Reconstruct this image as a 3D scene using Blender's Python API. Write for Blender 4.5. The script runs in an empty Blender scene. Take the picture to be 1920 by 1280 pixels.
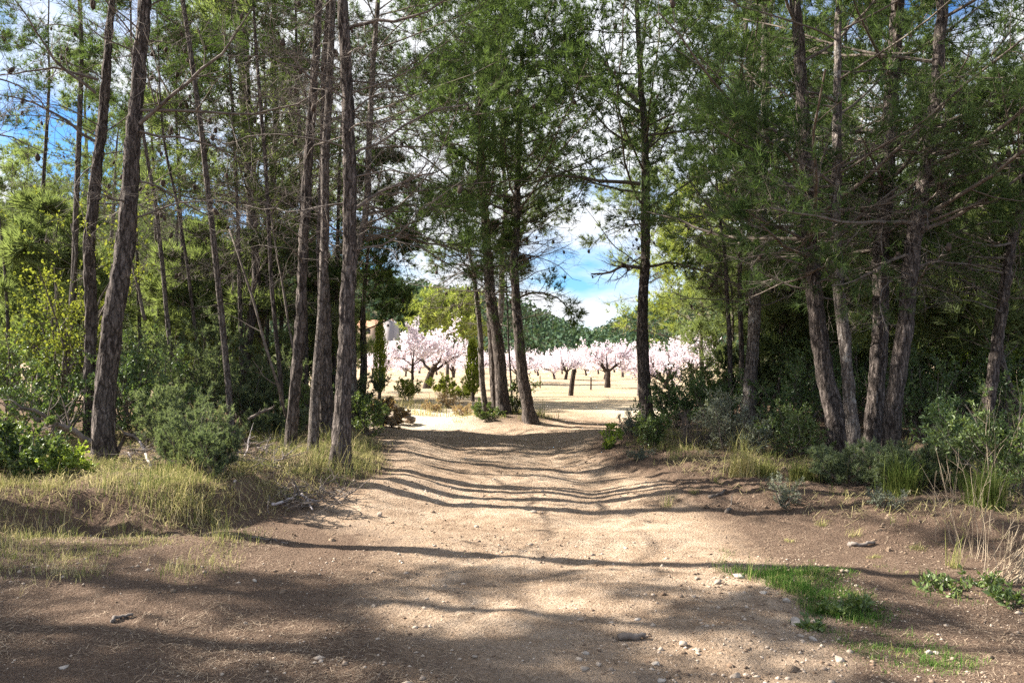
import bpy, math
import numpy as np

# ------------------------------------------------------------------ camera, sky, sun, exposure
SC = bpy.context.scene
COL = SC.collection
FPX = 1480.0                      # focal length in pixels of the 1920 x 1280 photograph
CAMZ = 1.5
PITCH = math.atan(30 / FPX)
cam_d = bpy.data.cameras.new('camera')
cam_d.sensor_width = 36.0
cam_d.lens = 36.0 * FPX / 1920.0
cam_d.clip_start = 0.05
cam_d.clip_end = 6000
cam = bpy.data.objects.new('camera', cam_d)
COL.objects.link(cam)
cam.location = (0, 0, CAMZ)
cam.rotation_euler = (math.pi / 2 + PITCH, 0, 0)
SC.camera = cam

SUN_EL = math.radians(34)
SUN_DIR = np.array([-0.974, 0.225, 0.0])          # towards the sun, on the ground plane
SUN_DIR /= np.linalg.norm(SUN_DIR)
TO_SUN = np.array([SUN_DIR[0] * math.cos(SUN_EL), SUN_DIR[1] * math.cos(SUN_EL), math.sin(SUN_EL)])
SKY_STRENGTH = 0.050
world = bpy.data.worlds.new('World')
SC.world = world
world.use_nodes = True
wn, wl = world.node_tree.nodes, world.node_tree.links
wn.clear()
w_out = wn.new('ShaderNodeOutputWorld')
w_bg = wn.new('ShaderNodeBackground')
w_bg.inputs['Strength'].default_value = SKY_STRENGTH
w_sky = wn.new('ShaderNodeTexSky')
w_sky.sky_type = 'NISHITA'
w_sky.sun_disc = False
w_sky.sun_elevation = SUN_EL
w_sky.sun_rotation = math.atan2(SUN_DIR[0], SUN_DIR[1])
w_sky.air_density = 1.0
w_sky.dust_density = 0.3
w_sky.ozone_density = 2.0
# broken white cloud over the blue, laid on a plane above the place
w_tc = wn.new('ShaderNodeTexCoord')
w_sep = wn.new('ShaderNodeSeparateXYZ')
wl.new(w_tc.outputs['Generated'], w_sep.inputs[0])
w_add = wn.new('ShaderNodeMath'); w_add.operation = 'ADD'; w_add.inputs[1].default_value = 0.30
wl.new(w_sep.outputs['Z'], w_add.inputs[0])
w_max = wn.new('ShaderNodeMath'); w_max.operation = 'MAXIMUM'; w_max.inputs[1].default_value = 0.05
wl.new(w_add.outputs[0], w_max.inputs[0])
w_div = wn.new('ShaderNodeVectorMath'); w_div.operation = 'DIVIDE'
w_comb = wn.new('ShaderNodeCombineXYZ')
for k in range(3):
    wl.new(w_max.outputs[0], w_comb.inputs[k])
wl.new(w_tc.outputs['Generated'], w_div.inputs[0])
wl.new(w_comb.outputs[0], w_div.inputs[1])
w_noise = wn.new('ShaderNodeTexNoise')
w_noise.inputs['Scale'].default_value = 1.15
w_noise.inputs['Detail'].default_value = 6
w_noise.inputs['Roughness'].default_value = 0.55
w_map = wn.new('ShaderNodeMapping')
w_map.inputs['Location'].default_value = (49.735, 48.399, 0.0)
wl.new(w_div.outputs[0], w_map.inputs['Vector'])
wl.new(w_map.outputs[0], w_noise.inputs['Vector'])
w_ramp = wn.new('ShaderNodeValToRGB')
w_ramp.color_ramp.elements[0].position = 0.39
w_ramp.color_ramp.elements[1].position = 0.52
wl.new(w_noise.outputs['Fac'], w_ramp.inputs[0])
w_mix = wn.new('ShaderNodeMix'); w_mix.data_type = 'RGBA'
wl.new(w_ramp.outputs['Color'], w_mix.inputs['Factor'])
w_tint = wn.new('ShaderNodeMix'); w_tint.data_type = 'RGBA'; w_tint.blend_type = 'MULTIPLY'
w_tint.inputs['Factor'].default_value = 1.0
wl.new(w_sky.outputs[0], w_tint.inputs['A'])
w_tint.inputs['B'].default_value = (0.42, 0.74, 1.05, 1)
wl.new(w_tint.outputs['Result'], w_mix.inputs['A'])
w_mix.inputs['B'].default_value = (6.0, 6.15, 6.4, 1)
wl.new(w_mix.outputs['Result'], w_bg.inputs['Color'])
wl.new(w_bg.outputs[0], w_out.inputs['Surface'])

sun_d = bpy.data.lights.new('sun', 'SUN')
sun_d.energy = 5.0
sun_d.angle = math.radians(0.5)
sun_d.color = (1.0, 0.93, 0.82)
sun = bpy.data.objects.new('sun', sun_d)
COL.objects.link(sun)
sun.location = (-20, 5, 20)
from mathutils import Vector
sun.rotation_euler = Vector(TO_SUN).to_track_quat('Z', 'Y').to_euler()

SC.view_settings.view_transform = 'Standard'
SC.view_settings.look = 'None'
SC.view_settings.exposure = 2.1
SC.view_settings.gamma = 1.0
SC.view_settings.use_curve_mapping = False
SC.cycles.max_bounces = 6
SC.cycles.diffuse_bounces = 3
SC.cycles.glossy_bounces = 2
SC.cycles.transmission_bounces = 5
SC.cycles.sample_clamp_indirect = 6.0
SC.cycles.use_denoising = False

# ------------------------------------------------------------------ number helpers
RNG = np.random.default_rng(11)


def smooth(x, a, b):
    t = np.clip((x - a) / (b - a), 0, 1)
    return t * t * (3 - 2 * t)


def _hash(ix, iy, iz, seed):
    h = (ix * 374761393 + iy * 668265263 + iz * 2147483647 + seed * 1274126177) & 0xFFFFFFFF
    h = ((h ^ (h >> 13)) * 1274126177) & 0xFFFFFFFF
    h = (h ^ (h >> 16)) & 0xFFFFFF
    return h / float(0xFFFFFF)


def vnoise(x, y, z=None, seed=0):
    x = np.asarray(x, float); y = np.asarray(y, float)
    z = np.zeros_like(x) if z is None else np.asarray(z, float)
    ix, iy, iz = (np.floor(v).astype(np.int64) for v in (x, y, z))
    fx, fy, fz = x - ix, y - iy, z - iz
    fx, fy, fz = (f * f * (3 - 2 * f) for f in (fx, fy, fz))
    out = 0
    for dx in (0, 1):
        for dy in (0, 1):
            for dz in (0, 1):
                w = (fx if dx else 1 - fx) * (fy if dy else 1 - fy) * (fz if dz else 1 - fz)
                out = out + w * _hash(ix + dx, iy + dy, iz + dz, seed)
    return out * 2 - 1


def fbm(x, y, z=None, octaves=3, seed=0, gain=0.5):
    a, s, f = 1.0, 0, 1.0
    for o in range(octaves):
        s = s + a * vnoise(np.asarray(x) * f, np.asarray(y) * f, None if z is None else np.asarray(z) * f, seed + o * 17)
        a *= gain; f *= 2.03
    return s


def unit(v):
    return v / np.maximum(np.linalg.norm(v, axis=-1, keepdims=True), 1e-9)


def seg_dist(x, y, poly):
    d = np.full(np.shape(x), 1e9)
    for (ax, ay), (bx, by) in zip(poly[:-1], poly[1:]):
        ex, ey = bx - ax, by - ay
        t = np.clip(((x - ax) * ex + (y - ay) * ey) / (ex * ex + ey * ey), 0, 1)
        d = np.minimum(d, np.hypot(x - ax - t * ex, y - ay - t * ey))
    return d


def inside(x, y, poly):
    c = np.zeros(np.shape(x), bool)
    n = len(poly)
    for i in range(n):
        (ax, ay), (bx, by) = poly[i], poly[(i + 1) % n]
        if ay == by:
            continue
        k = ((ay > y) != (by > y)) & (x < (bx - ax) * (y - ay) / (by - ay) + ax)
        c ^= k
    return c


def sdf(x, y, poly):
    d = seg_dist(x, y, list(poly) + [poly[0]])
    return np.where(inside(x, y, poly), d, -d)


# ------------------------------------------------------------------ the lie of the land
BANK_L = [(-60, 5.6), (-4.7, 6.75), (-3.4, 6.65), (-2.75, 6.8), (-2.15, 7.3), (-1.75, 8.2), (-1.6, 9.3), (-1.75, 10.8),
          (-2.3, 13), (-3.0, 16), (-4.4, 18.8), (-8, 21.5), (-60, 34)]
BANK_R = [(60, 3.6), (6.5, 4.9), (4.2, 5.7), (3.1, 6.8), (2.45, 7.8), (2.05, 9.2), (1.7, 11), (1.55, 12.2), (2.0, 14.2),
          (3.0, 17.6), (4.6, 22), (8, 31), (60, 55)]


def road_mid(y):
    return np.interp(y, [0, 4, 7, 9.5, 12, 15, 18, 24], [0.1, 0.1, 0.15, 0.3, 0.0, -0.5, -1.8, -5.5])


def masks(x, y):
    wob = 0.09 * fbm(x * 1.1, y * 1.1, seed=3) + 0.06 * fbm(x * 5, y * 5, seed=5)
    return sdf(x, y, BANK_L) + wob, sdf(x, y, BANK_R) + wob


def terrain(x, y):
    x = np.asarray(x, float); y = np.asarray(y, float)
    sl, sr = masks(x, y)
    near = 1 - smooth(y, 14, 30)
    steep = smooth(x, -2.2, -3.2)
    m = road_mid(y)
    off = x - m + 0.12 * fbm(x * 0.6, y * 0.6, seed=9)
    conc = 0.15 * np.clip((np.abs(off - 0.1) - 0.5) / 1.1, 0, 1) ** 1.6 * smooth(y, 6.8, 8.6) * (1 - smooth(y, 13, 17))
    kl, kr = smooth(sl, -0.12, 0.75 - 0.42 * steep), smooth(sr, -0.45, 0.9)
    zl = (0.34 - conc) * kl + 0.10 * smooth(sl, 0.6, 6)
    zr = (0.19 - conc) * kr + 0.12 * smooth(sr, 0.8, 6)
    rut = 0
    for c, w, a in ((-0.85, 0.34, 0.040), (0.66, 0.30, 0.050)):
        rut = rut - a * np.exp(-((off - c) / w) ** 2) * (0.65 + 0.5 * vnoise(x * 0.7, y * 0.55, seed=21 + int(abs(c) * 10)))
    ramp = smooth(y, 6.3, 8.2) * (1 - smooth(y, 15, 20)) * 0.85 + 0.28
    zroad = rut * ramp
    zroad = zroad + conc
    # erosion gullies along the right edge of the track
    g = 1 - np.abs(fbm(x * 1.7 + 0.3 * y, y * 0.55, seed=31, octaves=3))
    zroad = zroad - 0.028 * smooth(g, 0.76, 1.0) * smooth(off, 0.5, 1.4) * smooth(y, 6.5, 8) * (1 - smooth(y, 13, 17)) * (1 - smooth(sr, 0.2, 0.8))
    rolls = 0.020 * fbm(x * 0.9, y * 1.6, seed=41) + 0.012 * fbm(x * 3.1, y * 3.7, seed=43)
    fine = 0.0055 * fbm(x * 11, y * 11, seed=45) + 0.003 * vnoise(x * 27, y * 27, seed=47)
    rough = (0.018 * fbm(x * 4.5, y * 4.5, seed=101) + 0.022 * np.abs(fbm(x * 10, y * 10, seed=103)) + 0.010 * fbm(x * 22, y * 22, seed=105)) * (smooth(sl, -0.2, 0.1) * (1 - 0.5 * smooth(sl, 0.6, 1.2)) + smooth(sr, -0.4, 0.1))
    isl = 0.22 * np.exp(-(((x + 0.15) / 1.25) ** 2 + ((y - 18.3) / 1.0) ** 2) ** 1.5)
    lump = 0.03 * fbm(x * 1.6, y * 1.6, seed=51) * (smooth(sl, 0, 0.6) + smooth(sr, 0, 0.6))
    strip = 0.07 * smooth(x, -1.9, -2.8) * smooth(y, 4.9, 5.6) * (1 - smooth(sl, -0.5, -0.1)) * (1 - smooth(x, -12, -14) * 0)
    far = 0.05 * fbm(x * 0.15, y * 0.15, seed=61) * smooth(y, 20, 30) + 0.02 * fbm(x * 0.4, y * 1.5, seed=63) * smooth(y, 18, 24)
    keep = np.exp(-np.maximum(0, np.hypot(x, y) - 130) / 40)
    return (zl + zr) * np.where(y > 60, keep, 1) + (zroad + rolls + fine + lump + rough) * near + isl + strip + far * keep


_cp, _sp = math.cos(PITCH), math.sin(PITCH)


def px(x, y, Y):
    """World point on the line of sight of photograph pixel (x, y) at forward distance Y."""
    u, v = (x - 960) / FPX, (640 - y) / FPX
    t = Y / (_cp - v * _sp)
    return np.array([t * u, Y, CAMZ + t * (_sp + v * _cp)])


def ground_at(x, y):
    u, v = (x - 960) / FPX, (640 - y) / FPX
    t = np.concatenate([np.arange(2.0, 30, 0.01), np.arange(30, 200, 0.1)])
    X, Yw, Z = t * u, t * (_cp - v * _sp), CAMZ + t * (_sp + v * _cp)
    hit = np.nonzero(Z <= terrain(X, Yw))[0]
    i = hit[0] if len(hit) else len(t) - 1
    return np.array([X[i], Yw[i], float(terrain(X[i], Yw[i]))])


def gz(x, y):
    return float(terrain(np.array([x]), np.array([y]))[0])


# ------------------------------------------------------------------ mesh helpers
def mk(name, V, F, mat, parent=None, origin=None, smooth_shade=False, attrs=None):
    V = np.asarray(V, np.float32).reshape(-1, 3)
    if origin is not None:
        V = V - np.asarray(origin, np.float32)
    Fs = F if isinstance(F, list) else [F]
    Fs = [np.asarray(f, np.int32) for f in Fs if len(f)]
    me = bpy.data.meshes.new(name)
    me.vertices.add(len(V))
    me.vertices.foreach_set('co', V.ravel())
    li = np.concatenate([f.ravel() for f in Fs])
    tot = np.concatenate([np.full(len(f), f.shape[1], np.int32) for f in Fs])
    start = np.concatenate([[0], np.cumsum(tot)[:-1]]).astype(np.int32)
    me.loops.add(len(li))
    me.loops.foreach_set('vertex_index', li)
    me.polygons.add(len(tot))
    me.polygons.foreach_set('loop_start', start)
    me.polygons.foreach_set('loop_total', tot)
    if smooth_shade:
        me.polygons.foreach_set('use_smooth', np.ones(len(tot), bool))
    if attrs:
        for k, v in attrs.items():
            a = me.attributes.new(k, 'FLOAT', 'POINT')
            a.data.foreach_set('value', np.asarray(v, np.float32))
    me.update(calc_edges=True)
    me.materials.append(mat)
    o = bpy.data.objects.new(name, me)
    COL.objects.link(o)
    if parent is not None:
        o.parent = parent
    return o


def root(name, loc, label, cat, group=None):
    o = bpy.data.objects.new(name, None)
    o.empty_display_size = 0.2
    COL.objects.link(o)
    o.location = tuple(float(v) for v in loc)
    tag(o, label, cat, group)
    return o


def tag(o, label=None, cat=None, group=None, kind=None):
    if label: o['label'] = label
    if cat: o['category'] = cat
    if group: o['group'] = group
    if kind: o['kind'] = kind
    return o


def copy_tree(src, loc, rz, sc, label, group=None):
    r = src.copy()
    COL.objects.link(r)
    r.location = tuple(float(v) for v in loc)
    r.rotation_euler = (0, 0, rz)
    r.scale = (sc, sc, sc) if np.isscalar(sc) else sc
    r['label'] = label
    if group: r['group'] = group
    for ch in list(src.children):
        c = ch.copy(); COL.objects.link(c); c.parent = r
    return r


def interp_poly(P, t):
    """P (M,K,3), t (M,) -> point and tangent."""
    K = P.shape[1]
    f = np.clip(t, 0, 0.9999) * (K - 1)
    i = f.astype(int); a = (f - i)[:, None]
    r = np.arange(len(P))
    p0, p1 = P[r, i], P[r, i + 1]
    return p0 * (1 - a) + p1 * a, unit(p1 - p0)


def walk(pos, d, L, K, up, wig, rng):
    M = len(pos)
    Q = np.empty((M, K, 3)); Q[:, 0] = pos
    st = (L / (K - 1))[:, None]
    up = np.broadcast_to(np.asarray(up, float), (M,))
    for k in range(1, K):
        d = d + rng.normal(0, wig, (M, 3))
        d[:, 2] += up / (K - 1)
        d = unit(d)
        Q[:, k] = Q[:, k - 1] + d * st
    return Q


def grow(P, R, n, t0, t1, lens, ang, K, up, wig, rf, rng, flat=0.6, rmin=0.002):
    N = len(P)
    idx = np.repeat(np.arange(N), n)
    M = len(idx)
    t = rng.uniform(t0, t1, M)
    pos, tan = interp_poly(P[idx], t)
    rr = np.array(R)[idx]
    f = t * (R.shape[1] - 1); i = np.clip(f.astype(int), 0, R.shape[1] - 2)
    ar = np.arange(M)
    r0 = rr[ar, i] * (1 - (f - i)) + rr[ar, i + 1] * (f - i)
    v = rng.normal(0, 1, (M, 3)); v[:, 2] *= flat
    perp = unit(v - tan * np.sum(v * tan, axis=1, keepdims=True))
    a = rng.normal(ang, 0.2, M)[:, None]
    d = unit(tan * np.cos(a) + perp * np.sin(a))
    L = lens(idx, t)
    Q = walk(pos, d, L, K, up, wig, rng)
    r0 = np.maximum(r0 * rf, rmin)
    RR = r0[:, None] * np.linspace(1, 0.35, K)[None]
    return Q, np.maximum(RR, rmin * 0.6), idx


def tubes(P, R, sides):
    M, K, _ = P.shape
    T = np.empty_like(P)
    T[:, 1:-1] = P[:, 2:] - P[:, :-2]
    T[:, 0] = P[:, 1] - P[:, 0]; T[:, -1] = P[:, -1] - P[:, -2]
    T = unit(T)
    ref = np.where(np.abs(T[..., 2:3]) > 0.8, np.array([1.0, 0.13, 0]), np.array([0.0, 0.1, 1.0]))
    A = unit(np.cross(T, ref)); B = np.cross(T, A)
    th = np.arange(sides) / sides * 2 * np.pi
    ring = A[:, :, None] * np.cos(th)[None, None, :, None] + B[:, :, None] * np.sin(th)[None, None, :, None]
    V = P[:, :, None] + ring * R[:, :, None, None]
    b = np.arange(M)[:, None, None] * (K * sides)
    k = np.arange(K - 1)[None, :, None] * sides
    s = np.arange(sides)[None, None, :]; s2 = (s + 1) % sides
    F = np.stack(np.broadcast_arrays(b + k + s, b + k + s2, b + k + sides + s2, b + k + sides + s), -1).reshape(-1, 4)
    return V.reshape(-1, 3), F


def merge(parts):
    Vs, Fs, o = [], [], 0
    for V, F in parts:
        Vs.append(V); Fs.append(F + o); o += len(V)
    return np.concatenate(Vs), np.concatenate(Fs)


def blades(pos, d, ln, w, rng, roll=None):
    """One thin triangle per needle."""
    M = len(pos)
    v = rng.normal(0, 1, (M, 3))
    s = unit(np.cross(d, v)) * (w / 2)[:, None]
    V = np.empty((M, 3, 3))
    V[:, 0] = pos - s; V[:, 1] = pos + s; V[:, 2] = pos + d * ln[:, None]
    return V.reshape(-1, 3), np.arange(M * 3).reshape(-1, 3)


def leaves(pos, d, ln, w, rng, fold=0.25):
    """A folded diamond-shaped leaf of four corners (two faces) for each position."""
    M = len(pos)
    v = rng.normal(0, 1, (M, 3)); v[:, 2] += 0.6
    s = unit(np.cross(d, v)); n = np.cross(s, d)
    V = np.empty((M, 4, 3))
    mid = pos + d * (ln * 0.45)[:, None] + n * (ln * fold * 0.5)[:, None]
    V[:, 0] = pos; V[:, 1] = mid - s * (w / 2)[:, None]
    V[:, 2] = pos + d * ln[:, None]; V[:, 3] = mid + s * (w / 2)[:, None]
    b = np.arange(M)[:, None] * 4
    F = np.concatenate([b + np.array([[0, 1, 2]]), b + np.array([[0, 2, 3]])])
    return V.reshape(-1, 3), F


def needle_cloud(P, per, nb, ln, w, rng, t0=0.5, spread=0.62, upb=0.15):
    M = len(P)
    idx = np.repeat(np.arange(M), per)
    t = rng.uniform(t0, 1.0, len(idx))
    pos, tan = interp_poly(P[idx], t)
    pos = np.repeat(pos, nb, 0); tan = np.repeat(tan, nb, 0)
    d = tan + rng.normal(0, spread, tan.shape); d[:, 2] += upb
    d = unit(d)
    L = rng.uniform(0.65, 1.15, len(pos)) * ln
    return blades(pos, d, L, np.full(len(pos), w), rng)


def blob(n_u, n_v):
    th = np.arange(n_u) / n_u * 2 * np.pi
    V = [(0, 0, -1)]
    for j in range(1, n_v):
        ph = -np.pi / 2 + np.pi * j / n_v
        for t in th:
            V.append((math.cos(ph) * math.cos(t), math.cos(ph) * math.sin(t), math.sin(ph)))
    V.append((0, 0, 1))
    F = []
    for i in range(n_u):
        F.append((0, 1 + (i + 1) % n_u, 1 + i))
        e = 1 + (n_v - 2) * n_u
        F.append((e + i, e + (i + 1) % n_u, len(V) - 1))
        for j in range(n_v - 2):
            a = 1 + j * n_u
            F.append((a + i, a + (i + 1) % n_u, a + n_u + (i + 1) % n_u))
            F.append((a + i, a + n_u + (i + 1) % n_u, a + n_u + i))
    return np.array(V, float), np.array(F)


def scatter(tv, tf, pos, sc, rng, jitter=0.0, flat=None):
    """Copies of a small template, each turned, scaled and dented on its own."""
    M, k = len(pos), len(tv)
    a = rng.uniform(0, 2 * np.pi, M)
    V = np.broadcast_to(tv, (M, k, 3)).copy()
    if jitter:
        V *= 1 + rng.normal(0, jitter, (M, k, 1))
    V *= np.asarray(sc)[:, None, :] if np.ndim(sc) == 2 else np.asarray(sc)[:, None, None]
    b = rng.normal(0, 0.35, M)
    c, s = np.cos(b)[:, None], np.sin(b)[:, None]
    y, z = V[..., 1] * c - V[..., 2] * s, V[..., 1] * s + V[..., 2] * c
    V[..., 1], V[..., 2] = y, z
    c, s = np.cos(a)[:, None], np.sin(a)[:, None]
    x, y = V[..., 0] * c - V[..., 1] * s, V[..., 0] * s + V[..., 1] * c
    V[..., 0], V[..., 1] = x, y
    V += pos[:, None]
    F = (tf[None] + (np.arange(M) * k)[:, None, None]).reshape(-1, 3)
    return V.reshape(-1, 3), F


# ------------------------------------------------------------------ materials
def new_mat(name):
    m = bpy.data.materials.new(name)
    m.use_nodes = True
    n, l = m.node_tree.nodes, m.node_tree.links
    n.clear()
    out = n.new('ShaderNodeOutputMaterial')
    return m, n, l, out


def ramp(n, stops, interp='LINEAR'):
    r = n.new('ShaderNodeValToRGB')
    e = r.color_ramp.elements
    while len(e) < len(stops):
        e.new(0.5)
    for el, (p, c) in zip(e, stops):
        el.position = p; el.color = (*c, 1)
    r.color_ramp.interpolation = interp
    return r


def noise(n, l, scale, detail=3, rough=0.55, vec=None, dist=0.0):
    t = n.new('ShaderNodeTexNoise')
    t.inputs['Scale'].default_value = scale
    t.inputs['Detail'].default_value = detail
    t.inputs['Roughness'].default_value = rough
    t.inputs['Distortion'].default_value = dist
    if vec is not None: l.new(vec, t.inputs['Vector'])
    return t


def mixc(n, l, fac, a, b, mode='MIX'):
    m = n.new('ShaderNodeMix'); m.data_type = 'RGBA'; m.blend_type = mode
    for key, v in (('Factor', fac), ('A', a), ('B', b)):
        s = m.inputs[key] if key == 'Factor' else [i for i in m.inputs if i.name == key and i.type == 'RGBA'][0]
        if hasattr(v, 'links'): l.new(v, s)
        elif np.isscalar(v): s.default_value = v
        else: s.default_value = (*v, 1)
    return [o for o in m.outputs if o.type == 'RGBA'][0]


def leaf_mat(name, dark, light, trans=0.35, patch=0.7, gloss=0.0, dry=None, tintc=(1.25, 1.2, 0.55)):
    m, n, l, out = new_mat(name)
    g = n.new('ShaderNodeNewGeometry')
    pos = noise(n, l, patch, 2, 0.5, g.outputs['Position'])
    oi = n.new('ShaderNodeObjectInfo')
    ad = n.new('ShaderNodeMath'); ad.operation = 'MULTIPLY_ADD'
    l.new(g.outputs['Random Per Island'], ad.inputs[0]); ad.inputs[1].default_value = 0.45
    l.new(pos.outputs['Fac'], ad.inputs[2])
    ad2 = n.new('ShaderNodeMath'); ad2.operation = 'MULTIPLY_ADD'
    l.new(oi.outputs['Random'], ad2.inputs[0]); ad2.inputs[1].default_value = 0.25
    l.new(ad.outputs[0], ad2.inputs[2])
    stops = [(0.42, dark), (1.0, light)]
    if dry is not None:
        stops = [(0.40, dark), (0.92, light), (1.12 - 0.14, dry)]
    r = ramp(n, stops)
    l.new(ad2.outputs[0], r.inputs[0])
    d = n.new('ShaderNodeBsdfDiffuse'); t = n.new('ShaderNodeBsdfTranslucent')
    l.new(r.outputs[0], d.inputs[0])
    tint = mixc(n, l, 1.0, r.outputs[0], tintc, 'MULTIPLY')
    l.new(tint, t.inputs[0])
    mx = n.new('ShaderNodeMixShader'); mx.inputs[0].default_value = trans
    l.new(d.outputs[0], mx.inputs[1]); l.new(t.outputs[0], mx.inputs[2])
    last = mx.outputs[0]
    if gloss:
        gl = n.new('ShaderNodeBsdfGlossy'); gl.inputs['Roughness'].default_value = 0.42
        gl.inputs[0].default_value = (1, 1, 1, 1)
        m2 = n.new('ShaderNodeMixShader'); m2.inputs[0].default_value = gloss
        l.new(last, m2.inputs[1]); l.new(gl.outputs[0], m2.inputs[2]); last = m2.outputs[0]
    l.new(last, out.inputs[0])
    return m


def bark_mat(name, dark, light, scale=1.0, bump=0.6, lichen=None):
    m, n, l, out = new_mat(name)
    tc = n.new('ShaderNodeTexCoord')
    wob = noise(n, l, 9 * scale, 3, 0.6, tc.outputs['Object'])
    wv = n.new('ShaderNodeVectorMath'); wv.operation = 'MULTIPLY_ADD'
    l.new(wob.outputs['Color'], wv.inputs[0]); wv.inputs[1].default_value = (0.07, 0.07, 0.22)
    l.new(tc.outputs['Object'], wv.inputs[2])
    mp = n.new('ShaderNodeMapping'); mp.inputs['Scale'].default_value = (1, 1, 0.17)
    l.new(wv.outputs[0], mp.inputs['Vector'])
    a = noise(n, l, 34 * scale, 5, 0.65, mp.outputs[0], 0.6)
    b = noise(n, l, 7 * scale, 3, 0.6, tc.outputs['Object'])
    v = n.new('ShaderNodeTexVoronoi'); v.feature = 'DISTANCE_TO_EDGE'
    v.inputs['Scale'].default_value = 22 * scale
    l.new(mp.outputs[0], v.inputs['Vector'])
    r = ramp(n, [(0.30, dark), (0.54, tuple(x * 0.7 + y * 0.3 for x, y in zip(dark, light))), (0.72, light)])
    l.new(a.outputs['Fac'], r.inputs[0])
    vr = ramp(n, [(0.0, (0.16, 0.14, 0.13)), (0.16, (1, 1, 1))])
    l.new(v.outputs['Distance'], vr.inputs[0])
    c = mixc(n, l, 0.85, r.outputs[0], vr.outputs[0], 'MULTIPLY')
    br = ramp(n, [(0.35, (0.78, 0.74, 0.74)), (0.7, (1.12, 1.08, 1.04))])
    l.new(b.outputs['Fac'], br.inputs[0])
    c = mixc(n, l, 0.8, c, br.outputs[0], 'MULTIPLY')
    if lichen:
        lr = ramp(n, [(0.56, (0, 0, 0)), (0.70, (1, 1, 1))])
        l2 = noise(n, l, 4.5, 4, 0.65, tc.outputs['Object'])
        l.new(l2.outputs['Fac'], lr.inputs[0])
        c = mixc(n, l, lr.outputs[0], c, lichen)
    p = n.new('ShaderNodeBsdfPrincipled')
    l.new(c, p.inputs['Base Color']); p.inputs['Roughness'].default_value = 0.95
    p.inputs['Specular IOR Level'].default_value = 0.15
    bm = n.new('ShaderNodeBump'); bm.inputs['Strength'].default_value = bump; bm.inputs['Distance'].default_value = 0.03
    h = n.new('ShaderNodeMath'); h.operation = 'ADD'
    l.new(a.outputs['Fac'], h.inputs[0])
    vm = n.new('ShaderNodeMath'); vm.operation = 'MINIMUM'; vm.inputs[1].default_value = 0.2
    l.new(v.outputs['Distance'], vm.inputs[0]); l.new(vm.outputs[0], h.inputs[1])
    l.new(h.outputs[0], bm.inputs['Height']); l.new(bm.outputs[0], p.inputs['Normal'])
    l.new(p.outputs[0], out.inputs[0])
    return m


def plain_mat(name, c1, c2, scale=8, rough=0.9, bump=0.0, spec=0.2, island=False):
    m, n, l, out = new_mat(name)
    tc = n.new('ShaderNodeTexCoord')
    a = noise(n, l, scale, 4, 0.6, tc.outputs['Object'])
    r = ramp(n, [(0.32, c1), (0.68, c2)])
    if island:
        g = n.new('ShaderNodeNewGeometry')
        md = n.new('ShaderNodeMath'); md.operation = 'MULTIPLY_ADD'
        l.new(g.outputs['Random Per Island'], md.inputs[0]); md.inputs[1].default_value = 0.6
        sb = n.new('ShaderNodeMath'); sb.operation = 'MULTIPLY_ADD'
        l.new(a.outputs['Fac'], sb.inputs[0]); sb.inputs[1].default_value = 0.5; sb.inputs[2].default_value = -0.05
        l.new(sb.outputs[0], md.inputs[2])
        l.new(md.outputs[0], r.inputs[0])
    else:
        l.new(a.outputs['Fac'], r.inputs[0])
    p = n.new('ShaderNodeBsdfPrincipled')
    l.new(r.outputs[0], p.inputs['Base Color']); p.inputs['Roughness'].default_value = rough
    p.inputs['Specular IOR Level'].default_value = spec
    if bump:
        b = n.new('ShaderNodeBump'); b.inputs['Strength'].default_value = bump; b.inputs['Distance'].default_value = 0.01
        l.new(a.outputs['Fac'], b.inputs['Height']); l.new(b.outputs[0], p.inputs['Normal'])
    l.new(p.outputs[0], out.inputs[0])
    return m


def grass_mat(name, stops, trans=0.3):
    m, n, l, out = new_mat(name)
    at = n.new('ShaderNodeAttribute'); at.attribute_name = 'tone'
    r = ramp(n, stops)
    l.new(at.outputs['Fac'], r.inputs[0])
    d = n.new('ShaderNodeBsdfDiffuse'); t = n.new('ShaderNodeBsdfTranslucent')
    l.new(r.outputs[0], d.inputs[0]); l.new(r.outputs[0], t.inputs[0])
    mx = n.new('ShaderNodeMixShader'); mx.inputs[0].default_value = trans
    l.new(d.outputs[0], mx.inputs[1]); l.new(t.outputs[0], mx.inputs[2])
    l.new(mx.outputs[0], out.inputs[0])
    return m


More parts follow.
